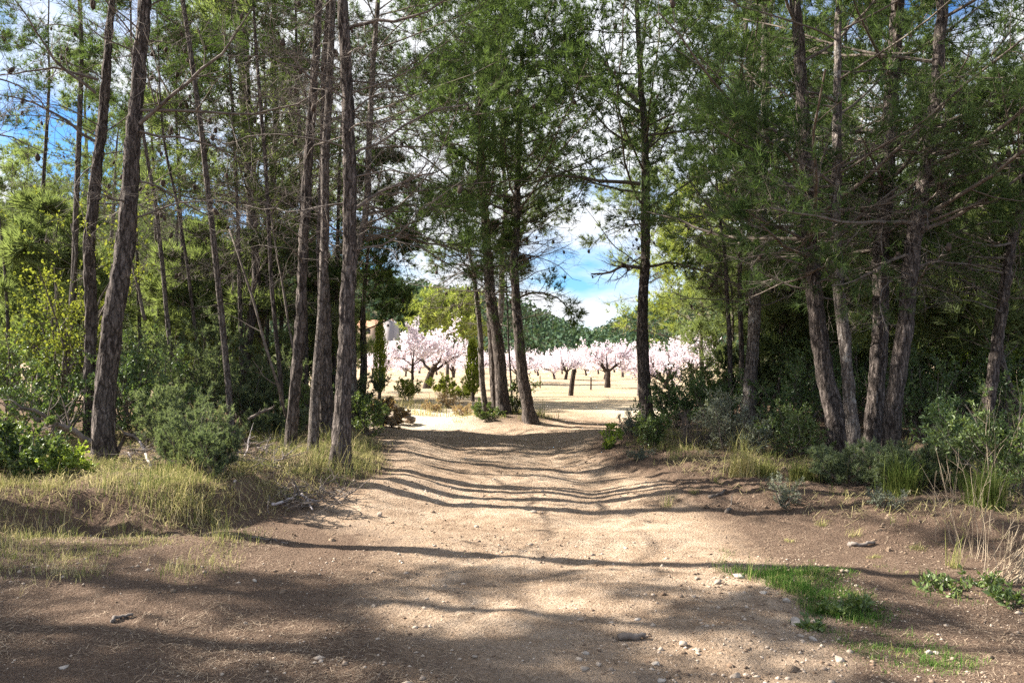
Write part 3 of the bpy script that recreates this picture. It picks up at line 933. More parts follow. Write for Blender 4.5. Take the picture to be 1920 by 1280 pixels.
LEFT = 'pines on the left bank'
ISLE = 'pines in the fork of the track'
RIGHT = 'pines on the right bank'
PINES = [
    dict(label='thickest leaning pine at far left with deeply fissured dark bark', Y=9.0, H=11.5, seed=1, group=LEFT,
         pts=[(192, 868, 52), (194, 780, 48), (202, 690, 46), (213, 610, 44), (227, 500, 42), (239, 350, 37), (249, 230, 33), (257, 100, 30), (262, 0, 28)],
         cb=6.3, L=2.3, n=9, dead=(12, (3.0, 6.2), 1.7),
         hand=[([(262, 232), (340, 165), (420, 90), (470, 20)], 8, (9.0, 8.5), False),
               ([(265, 207), (380, 210), (480, 212), (560, 195), (610, 160)], 6, (9.0, 8.4), False),
               ([(262, 246), (360, 262), (430, 290), (480, 330)], 5, (9.0, 9.4), False),
               ([(170, 828), (130, 803), (75, 775), (25, 752)], 13, (8.9, 8.5), False)]),
    dict(label='slimmer pine close behind the thick leaning pine at far left', Y=10.6, H=10.8, seed=2, group=LEFT,
         pts=[(166, 850, 24), (168, 720, 24), (173, 600, 25), (180, 470, 25), (188, 330, 24), (198, 190, 20), (205, 90, 17), (210, 0, 15)],
         cb=6.0, L=2.2, n=9, dead=(10, (3.2, 6.0), 1.5),
         hand=[([(180, 175), (110, 120), (60, 50), (20, -10)], 6, (9.7, 9.0), False),
               ([(185, 150), (100, 125), (0, 140)], 6, (9.7, 9.3), False),
               ([(178, 265), (110, 215), (60, 190), (0, 178)], 6, (9.7, 9.0), False)]),
    dict(label='thin grey pine leaning left of the two thick far-left trunks', Y=12.5, H=10, seed=3, group=LEFT, bark='bark_grey', per=2,
         pts=[(120, 760, 13), (131, 680, 14), (141, 590, 14), (150, 450, 13), (157, 300, 12), (164, 100, 10), (166, 0, 9)],
         cb=6.5, L=1.6, n=10, dead=(7, (3, 7), 1.2)),
    dict(label='pencil-thin pine stem at the left edge of the picture', Y=13, H=7.5, seed=4, group=LEFT, bark='bark_grey', per=2,
         pts=[(25, 745, 9), (17, 640, 8), (8, 560, 7), (0, 480, 6), (-12, 350, 6)], cb=4.6, L=1.2, n=9, dead=(4, (2.5, 4.5), 0.8)),
    dict(label='thin grey pine stem bowing left beyond the thick far-left pine', Y=12.0, H=8, seed=5, group=LEFT, bark='bark_grey', per=2,
         pts=[(331, 790, 11), (327, 690, 11), (318, 590, 10), (306, 490, 10), (292, 390, 9), (274, 280, 8), (262, 200, 7)],
         cb=5.5, L=1.4, n=10, dead=(12, (2.6, 6), 1.1)),
    dict(label='very thin dark pine stem rising behind the juniper on the left bank', Y=12.6, H=7.5, seed=6, group=LEFT,
         pts=[(378, 800, 8), (374, 700, 8), (366, 600, 7), (352, 490, 7), (332, 380, 6), (305, 280, 6)],
         cb=5.2, L=1.2, n=8, dead=(12, (2.4, 5.5), 1.0)),
    dict(label='straight slender grey pine between the juniper and the twig pile', Y=11.0, H=10, seed=7, group=LEFT, bark='bark_grey', per=2,
         pts=[(436, 830, 15), (428, 720, 14), (418, 610, 14), (408, 500, 13), (396, 380, 13), (384, 260, 12), (368, 140, 11), (345, 0, 10)],
         cb=6.4, L=1.7, n=11, dead=(16, (2.8, 6.6), 1.3)),
    dict(label='stout pale-edged pine standing far back in the left woods', Y=17.0, H=11.5, seed=8, group=LEFT, bark='bark_pale',
         pts=[(481, 760, 30), (480, 650, 28), (480, 540, 27), (478, 400, 26), (471, 260, 24), (462, 120, 22), (456, 0, 20)],
         cb=6.5, L=2.6, n=9, dead=(26, (3.2, 8), 1.8)),
    dict(label='thin dark pine stem left of the three roadside trunks', Y=11.8, H=8.5, seed=9, group=LEFT,
         pts=[(532, 800, 10), (524, 690, 10), (514, 560, 9), (507, 450, 9), (499, 330, 8), (488, 200, 8), (478, 80, 7)],
         cb=5.6, L=1.4, n=10, dead=(14, (2.4, 6), 1.2)),
    dict(label='leftmost of three roadside pines, leaning slightly right with a lit edge', Y=9.75, H=10.8, seed=10, group=LEFT,
         pts=[(543, 866, 26), (549, 790, 23), (556, 720, 22), (563, 620, 22), (570, 500, 21), (577, 370, 20), (585, 210, 18), (592, 90, 16), (596, 0, 15)],
         cb=6.3, L=2.0, n=9, dead=(20, (2.6, 6.2), 1.4)),
    dict(label='middle of three roadside pines, grey and very upright', Y=9.3, H=10.4, seed=11, group=LEFT, bark='bark_grey', per=2,
         pts=[(584, 862, 25), (588, 780, 22), (593, 680, 21), (599, 560, 20), (604, 430, 19), (609, 300, 18), (614, 150, 16), (619, 0, 14)],
         cb=6.2, L=2.0, n=9, dead=(18, (2.8, 6.2), 1.3)),
    dict(label='rightmost and thickest of three roadside pines, beside the grassy track edge', Y=8.85, H=11.6, seed=12, group=LEFT,
         pts=[(640, 864, 44), (643, 790, 36), (645, 700, 33), (648, 600, 31), (650, 470, 30), (649, 330, 29), (646, 170, 25), (641, 0, 21)],
         cb=5.9, L=2.3, n=9, dead=(26, (2.7, 6.0), 1.5), per=5,
         hand=[([(655, 400), (730, 350), (800, 330), (860, 300)], 7, (9.1, 9.8), False),
               ([(650, 300), (720, 260), (800, 210), (880, 195)], 7, (9.1, 9.9), False),
               ([(645, 60), (700, 40), (780, 30), (860, -10)], 8, (9.1, 8.6), False)]),
    dict(label='brown pine trunk half hidden behind the two right-hand roadside pines', Y=11.6, H=10, seed=13, group=LEFT,
         pts=[(616, 820, 27), (616, 720, 25), (612, 600, 23), (606, 450, 22), (608, 300, 20), (612, 120, 17), (618, 0, 15)],
         cb=6.4, L=2.0, n=9, dead=(20, (3.0, 7), 1.4)),
    dict(label='crooked pale pine that bends right behind the thickest roadside pine', Y=13.5, H=10.2, seed=14, group=LEFT, bark='bark_pale',
         pts=[(660, 770, 20), (662, 680, 18), (661, 600, 16), (663, 530, 15), (672, 485, 14), (686, 440, 14), (693, 380, 13), (694, 300, 12), (700, 150, 11), (712, 0, 9)],
         cb=5.2, L=2.4, n=14, dead=(14, (3.4, 5.4), 1.6), more=[(-0.8, 0.7, 4.2, 8.5, 14, 2.6, 0.1), (-0.7, 0.5, 3.3, 4.6, 7, 2.8, 0.05)],
         hand=[([(686, 450), (740, 440), (800, 455), (860, 470), (920, 470)], 7, (13.5, 14.5), True),
               ([(690, 400), (760, 385), (840, 400), (900, 420)], 6, (13.5, 14.5), True)]),
    dict(label='dark double-stemmed small pine at the left side of the bright track', Y=16, H=5.6, seed=15, group=LEFT,
         pts=[(676, 765, 15), (684, 720, 15), (683, 660, 13), (680, 600, 11), (684, 540, 8)],
         cb=1.7, L=1.4, n=22, dead=(0, (1, 2), 1), cones=8, nl=0.185, nw=0.0140),
    # ---- the island in the fork
    dict(label='thin pale curved pine, leftmost of the clump in the track fork', Y=18.6, H=6.4, seed=21, group=ISLE, bark='bark_pale',
         pts=[(911, 790, 13), (909, 760, 13), (903, 700, 12), (902, 650, 11), (899, 600, 11), (893, 550, 9), (885, 500, 7)],
         cb=3.0, L=1.8, n=20, dead=(10, (2.4, 4), 1.4), cones=8, nl=0.185, nw=0.0140),
    dict(label='dark pine in the fork clump, half hidden by its thicker twin', Y=18.6, H=9.8, seed=22, group=ISLE,
         pts=[(932, 795, 22), (931, 750, 20), (926, 690, 19), (921, 600, 17), (914, 520, 15), (908, 400, 13), (903, 300, 11)],
         cb=4.4, L=3.0, n=24, dead=(14, (2.9, 4.6), 1.8), nl=0.185, nw=0.0140),
    dict(label='thick dark pine in the middle of the fork clump, leaning left', Y=18.2, H=10.8, seed=23, group=ISLE,
         pts=[(947, 797, 29), (943, 750, 26), (938, 690, 25), (929, 620, 23), (920, 540, 20), (912, 460, 17), (905, 350, 15), (901, 240, 12), (900, 120, 9)],
         cb=4.3, L=3.4, n=38, dead=(20, (2.8, 4.6), 2.2), nl=0.185, nw=0.0140, cones=30, n2=11, per=3, nb=6),
    dict(label='hairline pine sapling between the two leaning fork pines', Y=18.8, H=5.2, seed=24, group=ISLE,
         pts=[(961, 790, 5), (958, 720, 4), (953, 640, 4), (951, 570, 3)], cb=3.4, L=0.7, n=8, dead=(3, (2, 3), 0.5), cones=0, nl=0.185, nw=0.0140),
    dict(label='bare-trunked pine on the right of the fork clump, leaning left', Y=17.4, H=10.2, seed=25, group=ISLE,
         pts=[(996, 806, 33), (989, 765, 26), (979, 710, 24), (972, 650, 21), (968, 580, 19), (965, 500, 17), (968, 400, 14), (972, 280, 12), (974, 150, 9)],
         cb=4.5, L=3.4, n=36, dead=(16, (3.2, 5.0), 2.0), nl=0.185, nw=0.0140, cones=30, n2=11, per=3, nb=6,
         hand=[([(968, 560), (1010, 545), (1050, 560), (1075, 590)], 5, (17.4, 17.2), True)]),
    dict(label='lone straight pine on the right of the track with a swollen trunk', Y=16.2, H=11.2, seed=26, group=RIGHT,
         pts=[(1211, 810, 34), (1211, 770, 28), (1209, 720, 26), (1205, 670, 24), (1204, 640, 25), (1206, 590, 21), (1209, 500, 20), (1211, 400, 18), (1209, 250, 15), (1203, 120, 12), (1196, 0, 9)],
         cb=4.1, L=3.5, n=38, dead=(9, (3.0, 4.6), 1.8), nl=0.185, nw=0.0140, cones=30, n2=11, per=3, nb=6,
         hand=[([(1202, 502), (1170, 500), (1140, 510), (1108, 514)], 8, (16.2, 16.0), False),
               ([(1214, 500), (1260, 492), (1310, 505), (1350, 512)], 6, (16.2, 16.0), True),
               ([(1198, 195), (1150, 140), (1110, 90), (1080, 70)], 10, (16.2, 16.4), True),
               ([(1198, 210), (1140, 170), (1090, 130)], 9, (16.2, 15.6), True),
               ([(1200, 345), (1130, 340), (1060, 330), (1000, 335)], 8, (16.2, 16.0), True)]),
    # ---- right bank
    dict(label='grey-flecked pine at the front left of the right-hand woods', Y=12.8, H=10.5, seed=31, group=RIGHT, bark='bark_pale',
         pts=[(1402, 850, 34), (1404, 780, 29), (1408, 700, 27), (1413, 610, 25), (1421, 510, 24), (1430, 400, 22), (1437, 280, 20), (1440, 150, 17), (1440, 0, 14)],
         more=[(0, 6.28, 2.5, 4.2, 3, 1.8, 0.0)], cb=2.7, L=2.7, n=25, dead=(14, (2.2, 4.0), 1.6), n2=10),
    dict(label='thin dark pine stem just left of the grey-flecked pine', Y=14.5, H=7.5, seed=32, group=RIGHT,
         pts=[(1372, 800, 11), (1371, 720, 11), (1369, 640, 10), (1366, 560, 9), (1362, 480, 8)], cb=3.2, L=1.7, n=16, dead=(8, (2, 3.6), 1.1)),
    dict(label='slim brown pine stem touching the left side of the grey-flecked pine', Y=15.0, H=8.5, seed=33, group=RIGHT,
         pts=[(1393, 790, 12), (1391, 700, 12), (1388, 620, 11), (1386, 520, 10), (1390, 400, 9)], cb=3.6, L=1.8, n=16, dead=(8, (2, 4), 1.2)),
    dict(label='thick dark pine leaning left, leftmost of four big right-hand trunks', Y=10.2, H=11.5, seed=34, group=RIGHT,
         pts=[(1574, 858, 52), (1562, 790, 44), (1551, 715, 40), (1542, 630, 37), (1534, 540, 35), (1525, 430, 33), (1519, 310, 31), (1509, 160, 27), (1500, 0, 23)],
         cb=2.9, L=2.8, n=26, dead=(14, (2.2, 4.0), 1.5), n2=10,
         more=[(0, 6.28, 2.5, 4.2, 3, 1.8, 0.0), (2.2, 4.2, 2.9, 4.6, 5, 2.2, 0.15)]),
    dict(label='pale sunlit pine, second of four big right-hand trunks', Y=9.6, H=10.4, seed=35, group=RIGHT, bark='bark_pale',
         pts=[(1607, 872, 26), (1603, 800, 28), (1599, 720, 27), (1592, 620, 26), (1584, 520, 25), (1580, 420, 23), (1578, 280, 20), (1579, 150, 17), (1582, 0, 14)],
         more=[(0, 6.28, 2.6, 4.2, 3, 1.8, 0.0)], cb=3.0, L=2.4, n=22, dead=(12, (2.3, 4.0), 1.4), n2=10,
         hand=[([(1578, 190), (1545, 180), (1510, 172)], 9, (9.6, 9.5), False)]),
    dict(label='tall upright pine, third of four big right-hand trunks', Y=10.5, H=11.8, seed=36, group=RIGHT,
         pts=[(1634, 856, 40), (1638, 770, 37), (1645, 680, 35), (1650, 570, 34), (1656, 450, 33), (1664, 320, 32), (1673, 180, 30), (1680, 80, 28), (1685, 0, 26)],
         more=[(0, 6.28, 2.6, 4.2, 3, 1.8, 0.0)], cb=3.1, L=2.8, n=25, dead=(12, (2.4, 4.4), 1.4), n2=10),
    dict(label='pine leaning right with a rising limb, rightmost of four big right-hand trunks', Y=9.9, H=11.2, seed=37, group=RIGHT,
         pts=[(1667, 862, 40), (1673, 780, 37), (1681, 700, 36), (1694, 600, 35), (1708, 500, 35), (1722, 390, 33), (1734, 270, 30), (1746, 130, 26), (1758, 0, 22)],
         cb=3.0, L=2.8, n=25, dead=(14, (2.3, 4.4), 1.4), n2=10,
         more=[(0, 6.28, 2.5, 4.2, 3, 1.8, 0.0), (-0.9, 0.6, 3.0, 4.8, 6, 2.2, 0.1)],
         hand=[([(1742, 256), (1790, 225), (1840, 200), (1890, 182)], 15, (9.9, 9.6), True),
               ([(1720, 420), (1800, 395), (1880, 370)], 7, (9.9, 9.4), True)]),
    dict(label='greyish pine leaning right at the far right edge of the picture', Y=10.6, H=10.2, seed=38, group=RIGHT,
         pts=[(1846, 870, 34), (1852, 800, 28), (1862, 720, 26), (1876, 630, 25), (1890, 550, 23), (1906, 470, 22), (1926, 380, 20), (1950, 250, 18)],
         cb=2.7, L=2.6, n=23, dead=(12, (2.0, 3.6), 1.4), n2=10,
         more=[(0, 6.28, 2.3, 4.2, 3, 1.8, 0.0), (2.4, 4.0, 2.6, 4.2, 6, 2.2, 0.12)]),
]
for k, (lb, Y, pts, H) in enumerate([
        ('thin straight stem close right of the thick leaning pine', 14.5, [(268, 770, 8), (262, 600, 8), (254, 420, 7), (246, 250, 6)], 8.2),
        ('faint thin stem just left of the bowing grey stem', 15.5, [(302, 760, 7), (299, 600, 7), (293, 450, 6), (286, 300, 6)], 7.8),
        ('thin stem rising between the bowing grey stem and the very thin dark one', 15.0, [(352, 770, 8), (347, 600, 8), (339, 420, 7), (330, 220, 6)], 8.6),
        ('thin stem close left of the stout pale-edged pine', 14.0, [(455, 770, 9), (452, 600, 9), (446, 420, 8), (438, 200, 7)], 8.8),
        ('thin upright stem just right of the stout pale-edged pine', 15.0, [(505, 790, 9), (501, 620, 9), (498, 450, 8), (494, 250, 7)], 9.0),
        ('thin stem seen between the leftmost and middle roadside pines', 14.5, [(575, 800, 10), (577, 640, 10), (572, 480, 9), (566, 300, 8), (560, 120, 7)], 9.4),
        ('thin stem squeezed between the middle and thickest roadside pines', 15.5, [(626, 800, 9), (627, 640, 9), (630, 480, 8), (633, 300, 7)], 8.8),
        ('thin stem at far left, left of the thin grey leaning pine', 14.5, [(62, 760, 10), (66, 600, 10), (72, 420, 9), (78, 220, 8)], 8.8)]):
    PINES.append(dict(label=lb, Y=Y, pts=pts, H=H, seed=50 + k, group=LEFT, bark='bark', cb=H - 3.2, L=1.5, n=9, dead=(14, (2.2, H - 2.6), 1.2), d2=8, d3=4, cones=8, per=2))
for s in PINES:
    pine(**s)

# ------------------------------------------------------------------ woodland prototypes and their copies
def proto_pine(name, label, H, lean, rad, seed, loc0, bark='bark', **spec):
    rng = np.random.default_rng(seed)
    k = 8
    A = np.stack([np.cumsum(rng.normal(lean / k, 0.10, k)), np.cumsum(rng.normal(0, 0.10, k)), np.linspace(-0.12, H, k)], 1)
    A[0, :2] = 0
    W = rad * np.linspace(1, 0.12, k)
    r = root(name, loc0, label, 'pine tree')
    V, F, P, rr = trunk_geo(A, W, 12, 0.12, 0.006, rng, 0.3)
    mk('trunk', V, F, M[bark], r, smooth_shade=True)
    spec.setdefault('merge', True)
    pine_parts(r, None, P, rr, spec, rng)
    return r


GB = 'pines deep in the left woods'
GC = 'pines deep in the right woods'
LB = 'slender grey woodland pine far back among the left-hand trees'
LC = 'shaded woodland pine far back among the right-hand trees'
LY = 'bushy young pine filling the gaps between the left-hand trunks'
LR = 'bushy young pine in the shade between the right-hand trunks'
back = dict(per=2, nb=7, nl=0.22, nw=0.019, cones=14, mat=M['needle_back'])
kinds = {}
rb = np.random.default_rng(77)


def place(key, maker, x, y, rz, sc, label, group):
    z = gz(x, y)
    if key not in kinds:
        kinds[key] = maker((x, y, z))
        o = kinds[key]
        o.rotation_euler = (0, 0, rz); o.scale = (sc, sc, sc)
        o['label'] = label
        if group: o['group'] = group
        return o
    return copy_tree(kinds[key], (x, y, z), rz, sc, label, group)


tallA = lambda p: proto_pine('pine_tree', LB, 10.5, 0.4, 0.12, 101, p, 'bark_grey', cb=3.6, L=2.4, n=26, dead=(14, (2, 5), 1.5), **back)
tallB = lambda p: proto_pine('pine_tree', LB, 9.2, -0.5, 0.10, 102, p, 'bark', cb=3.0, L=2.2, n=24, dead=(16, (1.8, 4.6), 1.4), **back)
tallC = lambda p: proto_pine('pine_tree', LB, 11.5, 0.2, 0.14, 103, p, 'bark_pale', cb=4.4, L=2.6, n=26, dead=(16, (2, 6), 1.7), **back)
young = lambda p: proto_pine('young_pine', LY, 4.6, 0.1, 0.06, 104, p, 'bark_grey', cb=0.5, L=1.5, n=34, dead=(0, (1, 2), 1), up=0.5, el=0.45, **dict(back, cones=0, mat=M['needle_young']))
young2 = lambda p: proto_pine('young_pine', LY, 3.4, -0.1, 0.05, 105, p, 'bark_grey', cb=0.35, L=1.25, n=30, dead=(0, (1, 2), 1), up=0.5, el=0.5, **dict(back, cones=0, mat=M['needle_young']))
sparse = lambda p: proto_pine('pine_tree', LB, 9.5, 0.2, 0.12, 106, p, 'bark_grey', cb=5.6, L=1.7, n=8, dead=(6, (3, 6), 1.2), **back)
SL = [  # left woods: kind, x, y
    ('C', -5.4, 16.4), ('A', -13.0, 25.6), ('B', -11.5, 27.0), ('A', -8.6, 26.5),
    ('C', -15.5, 29.5), ('A', -7.2, 28.5), ('B', -18.0, 28.5), ('C', -20.0, 29.5), ('C', -19.6, 32.5), ('A', -23.0, 33.5), ('C', -16.4, 33.5), ('B', -4.9, 14.6)]
SY = [('z', -7.9, 13.2), ('y', -4.6, 15.4), ('z', -6.6, 15.0), ('z', -4.0, 15.6),
      ('y', -6.4, 16.2), ('z', -12.6, 19.8), ('y', -16.4, 26.0), ('y', -10.4, 26.5), ('y', -14.0, 28.0), ('y', -6.2, 26.5), ('y', -12.0, 24.0)]
RL = [('B', 6.4, 15.0), ('A', 8.2, 17.5), ('C', 5.6, 18.2), ('C', 8.0, 21.5), ('B', 12.4, 22.5),
      ('A', 14.8, 25.0), ('C', 12.6, 27.5), ('A', 17.8, 28.0), ('B', 8.6, 26.5), ('B', 14.2, 20.0)]
RY = [('y', 5.7, 20.0), ('z', 5.2, 16.0), ('y', 7.2, 18.6), ('z', 8.6, 14.6), ('y', 11.6, 16.2), ('z', 7.6, 16.2), ('y', 13.0, 19.8), ('y', 8.8, 20.4),
      ('y', 15.0, 23.0), ('y', 11.0, 22.5), ('z', 6.2, 13.6), ('y', 12.2, 14.8), ('y', 9.2, 24.0), ('z', 8.0, 12.4)]
FK = [('C', -0.72, 30.5), ('A', 5.05, 31.0)]
MK = {'A': tallA, 'B': tallB, 'C': tallC, 'y': young, 'z': young2, 's': sparse}
SHORT = ['the thick leaning far-left pine', 'the slimmer far-left pine', 'the thin grey far-left pine', 'the pencil-thin edge stem', 'the bowing grey stem', 'the very thin dark stem',
         'the straight slender grey pine', 'the stout pale-edged pine', 'the thin dark stem by the roadside trio', 'the leftmost roadside pine', 'the middle roadside pine',
         'the thickest roadside pine', 'the brown half-hidden trunk', 'the crooked pale pine', 'the double-stemmed small pine', 'the thin curved fork pine', 'the hidden twin fork pine',
         'the thick middle fork pine', 'the hairline sapling', 'the bare-trunked fork pine', 'the lone straight pine', 'the grey-flecked pine', 'the thin stem left of the flecked pine',
         'the slim brown stem', 'the thick dark left-leaning pine', 'the pale sunlit pine', 'the tall upright pine', 'the right-leaning limb pine', 'the far-right edge pine']
NEAR = [(float(np.interp(620, [q[1] for q in s_['pts']][::-1], [q[0] for q in s_['pts']][::-1])), n_) for s_, n_ in zip(PINES, SHORT)]
used = {}


def where(kind, x, y):
    u = x / y * FPX + 960
    un, nm = min(NEAR, key=lambda q: abs(q[0] - u))
    side = 'behind' if abs(u - un) < 14 else ('back right of' if u > un else 'back left of')
    lab = '%s %s %s' % (kind, side, nm)
    used[lab] = used.get(lab, 0) + 1
    if used[lab] > 1:
        lab += [', the farther one', ', the farthest one', ', the deepest one', ', deepest of all', ', at the very back', ', last of all'][used[lab] - 2]
    return lab


for spots, kind, group, lo, hi in ((SL, 'slender woodland pine', GB, 0.85, 1.12), (SY, 'bushy young pine', 'young pines in the left woods', 0.75, 1.2),
                                   (RL, 'shaded woodland pine', GC, 0.85, 1.12), (RY, 'shaded bushy young pine', 'young pines in the right woods', 0.75, 1.2),
                                   (FK, 'tall full-crowned field pine', 'pines at the field edge', 1.05, 1.15)):
    for key, x, y in sorted(spots, key=lambda q: q[2]):
        place(key, MK[key], x, y, rb.uniform(0, 6.28), rb.uniform(lo, hi), where(kind, x, y), group)
# out of frame on the left: the trees whose shadows cross the near track
for (key, x, y, rz), nm in zip([('s', -5.05, 6.85, 2.6), ('s', -8.9, 6.5, 1.0), ('s', -11.8, 6.9, 4.4), ('s', -7.3, 5.45, 3.6), ('B', -14.2, 7.3, 0.2)],
                               ['woodland pine just beyond the left picture edge, nearest the bank cut', 'woodland pine second beyond the left picture edge',
                                'woodland pine third beyond the left picture edge', 'woodland pine nearest the camera beyond the left picture edge', 'woodland pine farthest beyond the left picture edge']):
    place(key, MK[key], x, y, rz, 1.0, nm, 'pines left of the picture')

# single trees at the edge of the field
pale_pine = proto_pine('pine_tree', 'pale yellow-green broad pine behind the thin curved fork pine', 4.7, 0.1, 0.11, 111, (-3.6, 45, gz(-3.6, 45)), 'bark',
                       cb=1.9, L=2.7, n=40, dead=(0, (1, 2), 1), per=3, nb=4, nl=0.27, nw=0.045, cones=0, mat=M['needle_sunlit'], up=0.5)
edge_pine = proto_pine('pine_tree', 'sunlit yellow-green pine with low boughs right of the lone straight pine', 6.4, 0.1, 0.085, 112, (5.9, 24.2, gz(5.9, 24.2)), 'bark_pale',
                       cb=1.7, L=2.3, n=40, dead=(0, (1, 2), 1), per=2, nb=7, nl=0.24, nw=0.020, cones=6, mat=M['needle_sunlit'], up=0.35)

# ------------------------------------------------------------------ shrubs
def shrub(name, label, x, y, w, h, seed, leaf='leaf_dark', ln=0.035, lw=0.018, stems=9, n2=7, n3=6, per=8, stem_mat='twig', needle=False, dens=1.0,
          cat='shrub', group=None, up=0.5, lean=(0, 0), nb=5, zoff=0.0):
    rng = np.random.default_rng(seed)
    z = gz(x, y) + zoff
    loc = np.array([x, y, z])
    a = rng.uniform(0, 6.28, stems)
    sp = np.sqrt(rng.uniform(0, 1, stems))
    el = np.arctan2(h, w * 0.5 * sp + 0.05) + rng.normal(0, 0.1, stems)
    d = np.stack([np.cos(a) * np.cos(el) + lean[0], np.sin(a) * np.cos(el) + lean[1], np.sin(el)], 1)
    pos = loc + np.stack([np.cos(a) * sp * w * 0.13, np.sin(a) * sp * w * 0.13, np.full(stems, -0.04)], 1)
    L = np.hypot(h * np.sin(el), w * 0.5 * np.cos(el)) * rng.uniform(0.75, 1.08, stems)
    Q1 = walk(pos, unit(d), L, 7, 0.1, 0.14, rng)
    R1 = np.clip(0.006 + 0.006 * L, 0, 0.03)[:, None] * np.linspace(1, 0.3, 7)[None]
    Q2, R2, i2 = grow(Q1, R1, n2, 0.12, 1.0, lambda i, t: L[i] * (0.42 - 0.2 * t) * rng.uniform(0.6, 1.3, len(i)), 0.8, 5, up * 0.5, 0.15, 0.5, rng, 0.9, 0.0022)
    L2 = np.linalg.norm(Q2[:, -1] - Q2[:, 0], axis=1)
    Q3, R3, i3 = grow(Q2, R2, n3, 0.15, 1.0, lambda i, t: np.clip(L2[i] * 0.5, 0.06, 0.3) * rng.uniform(0.6, 1.3, len(i)), 0.75, 3, up, 0.16, 0.6, rng, 0.9, 0.0018)
    r = root(name, loc, label, cat, group)
    st = 3 if leaf else 1
    V, F = merge([tubes(Q1, R1, 5), tubes(Q2, R2, 3), tubes(Q3[::st], R3[::st], 3)])
    mk('stems', V, F, M[stem_mat], r, loc)
    if leaf:
        if needle:
            V, F = needle_cloud(Q3, max(int(per * dens), 1), nb, ln, lw, rng, 0.1, 0.7, 0.2)
        else:
            idx = np.repeat(np.arange(len(Q3)), max(int(per * dens), 1))
            p, tan = interp_poly(Q3[idx], rng.uniform(0.1, 1, len(idx)))
            dd = unit(tan * 0.5 + rng.normal(0, 0.75, tan.shape) + np.array([0, 0, 0.25]))
            s = rng.uniform(0.6, 1.2, len(p))
            V, F = leaves(p, dd, s * ln, s * lw, rng)
        mk('foliage', V, F, M[leaf], r, loc)
    return r


def at(xp, yp, Y):
    return px(xp, yp, Y)[0], Y


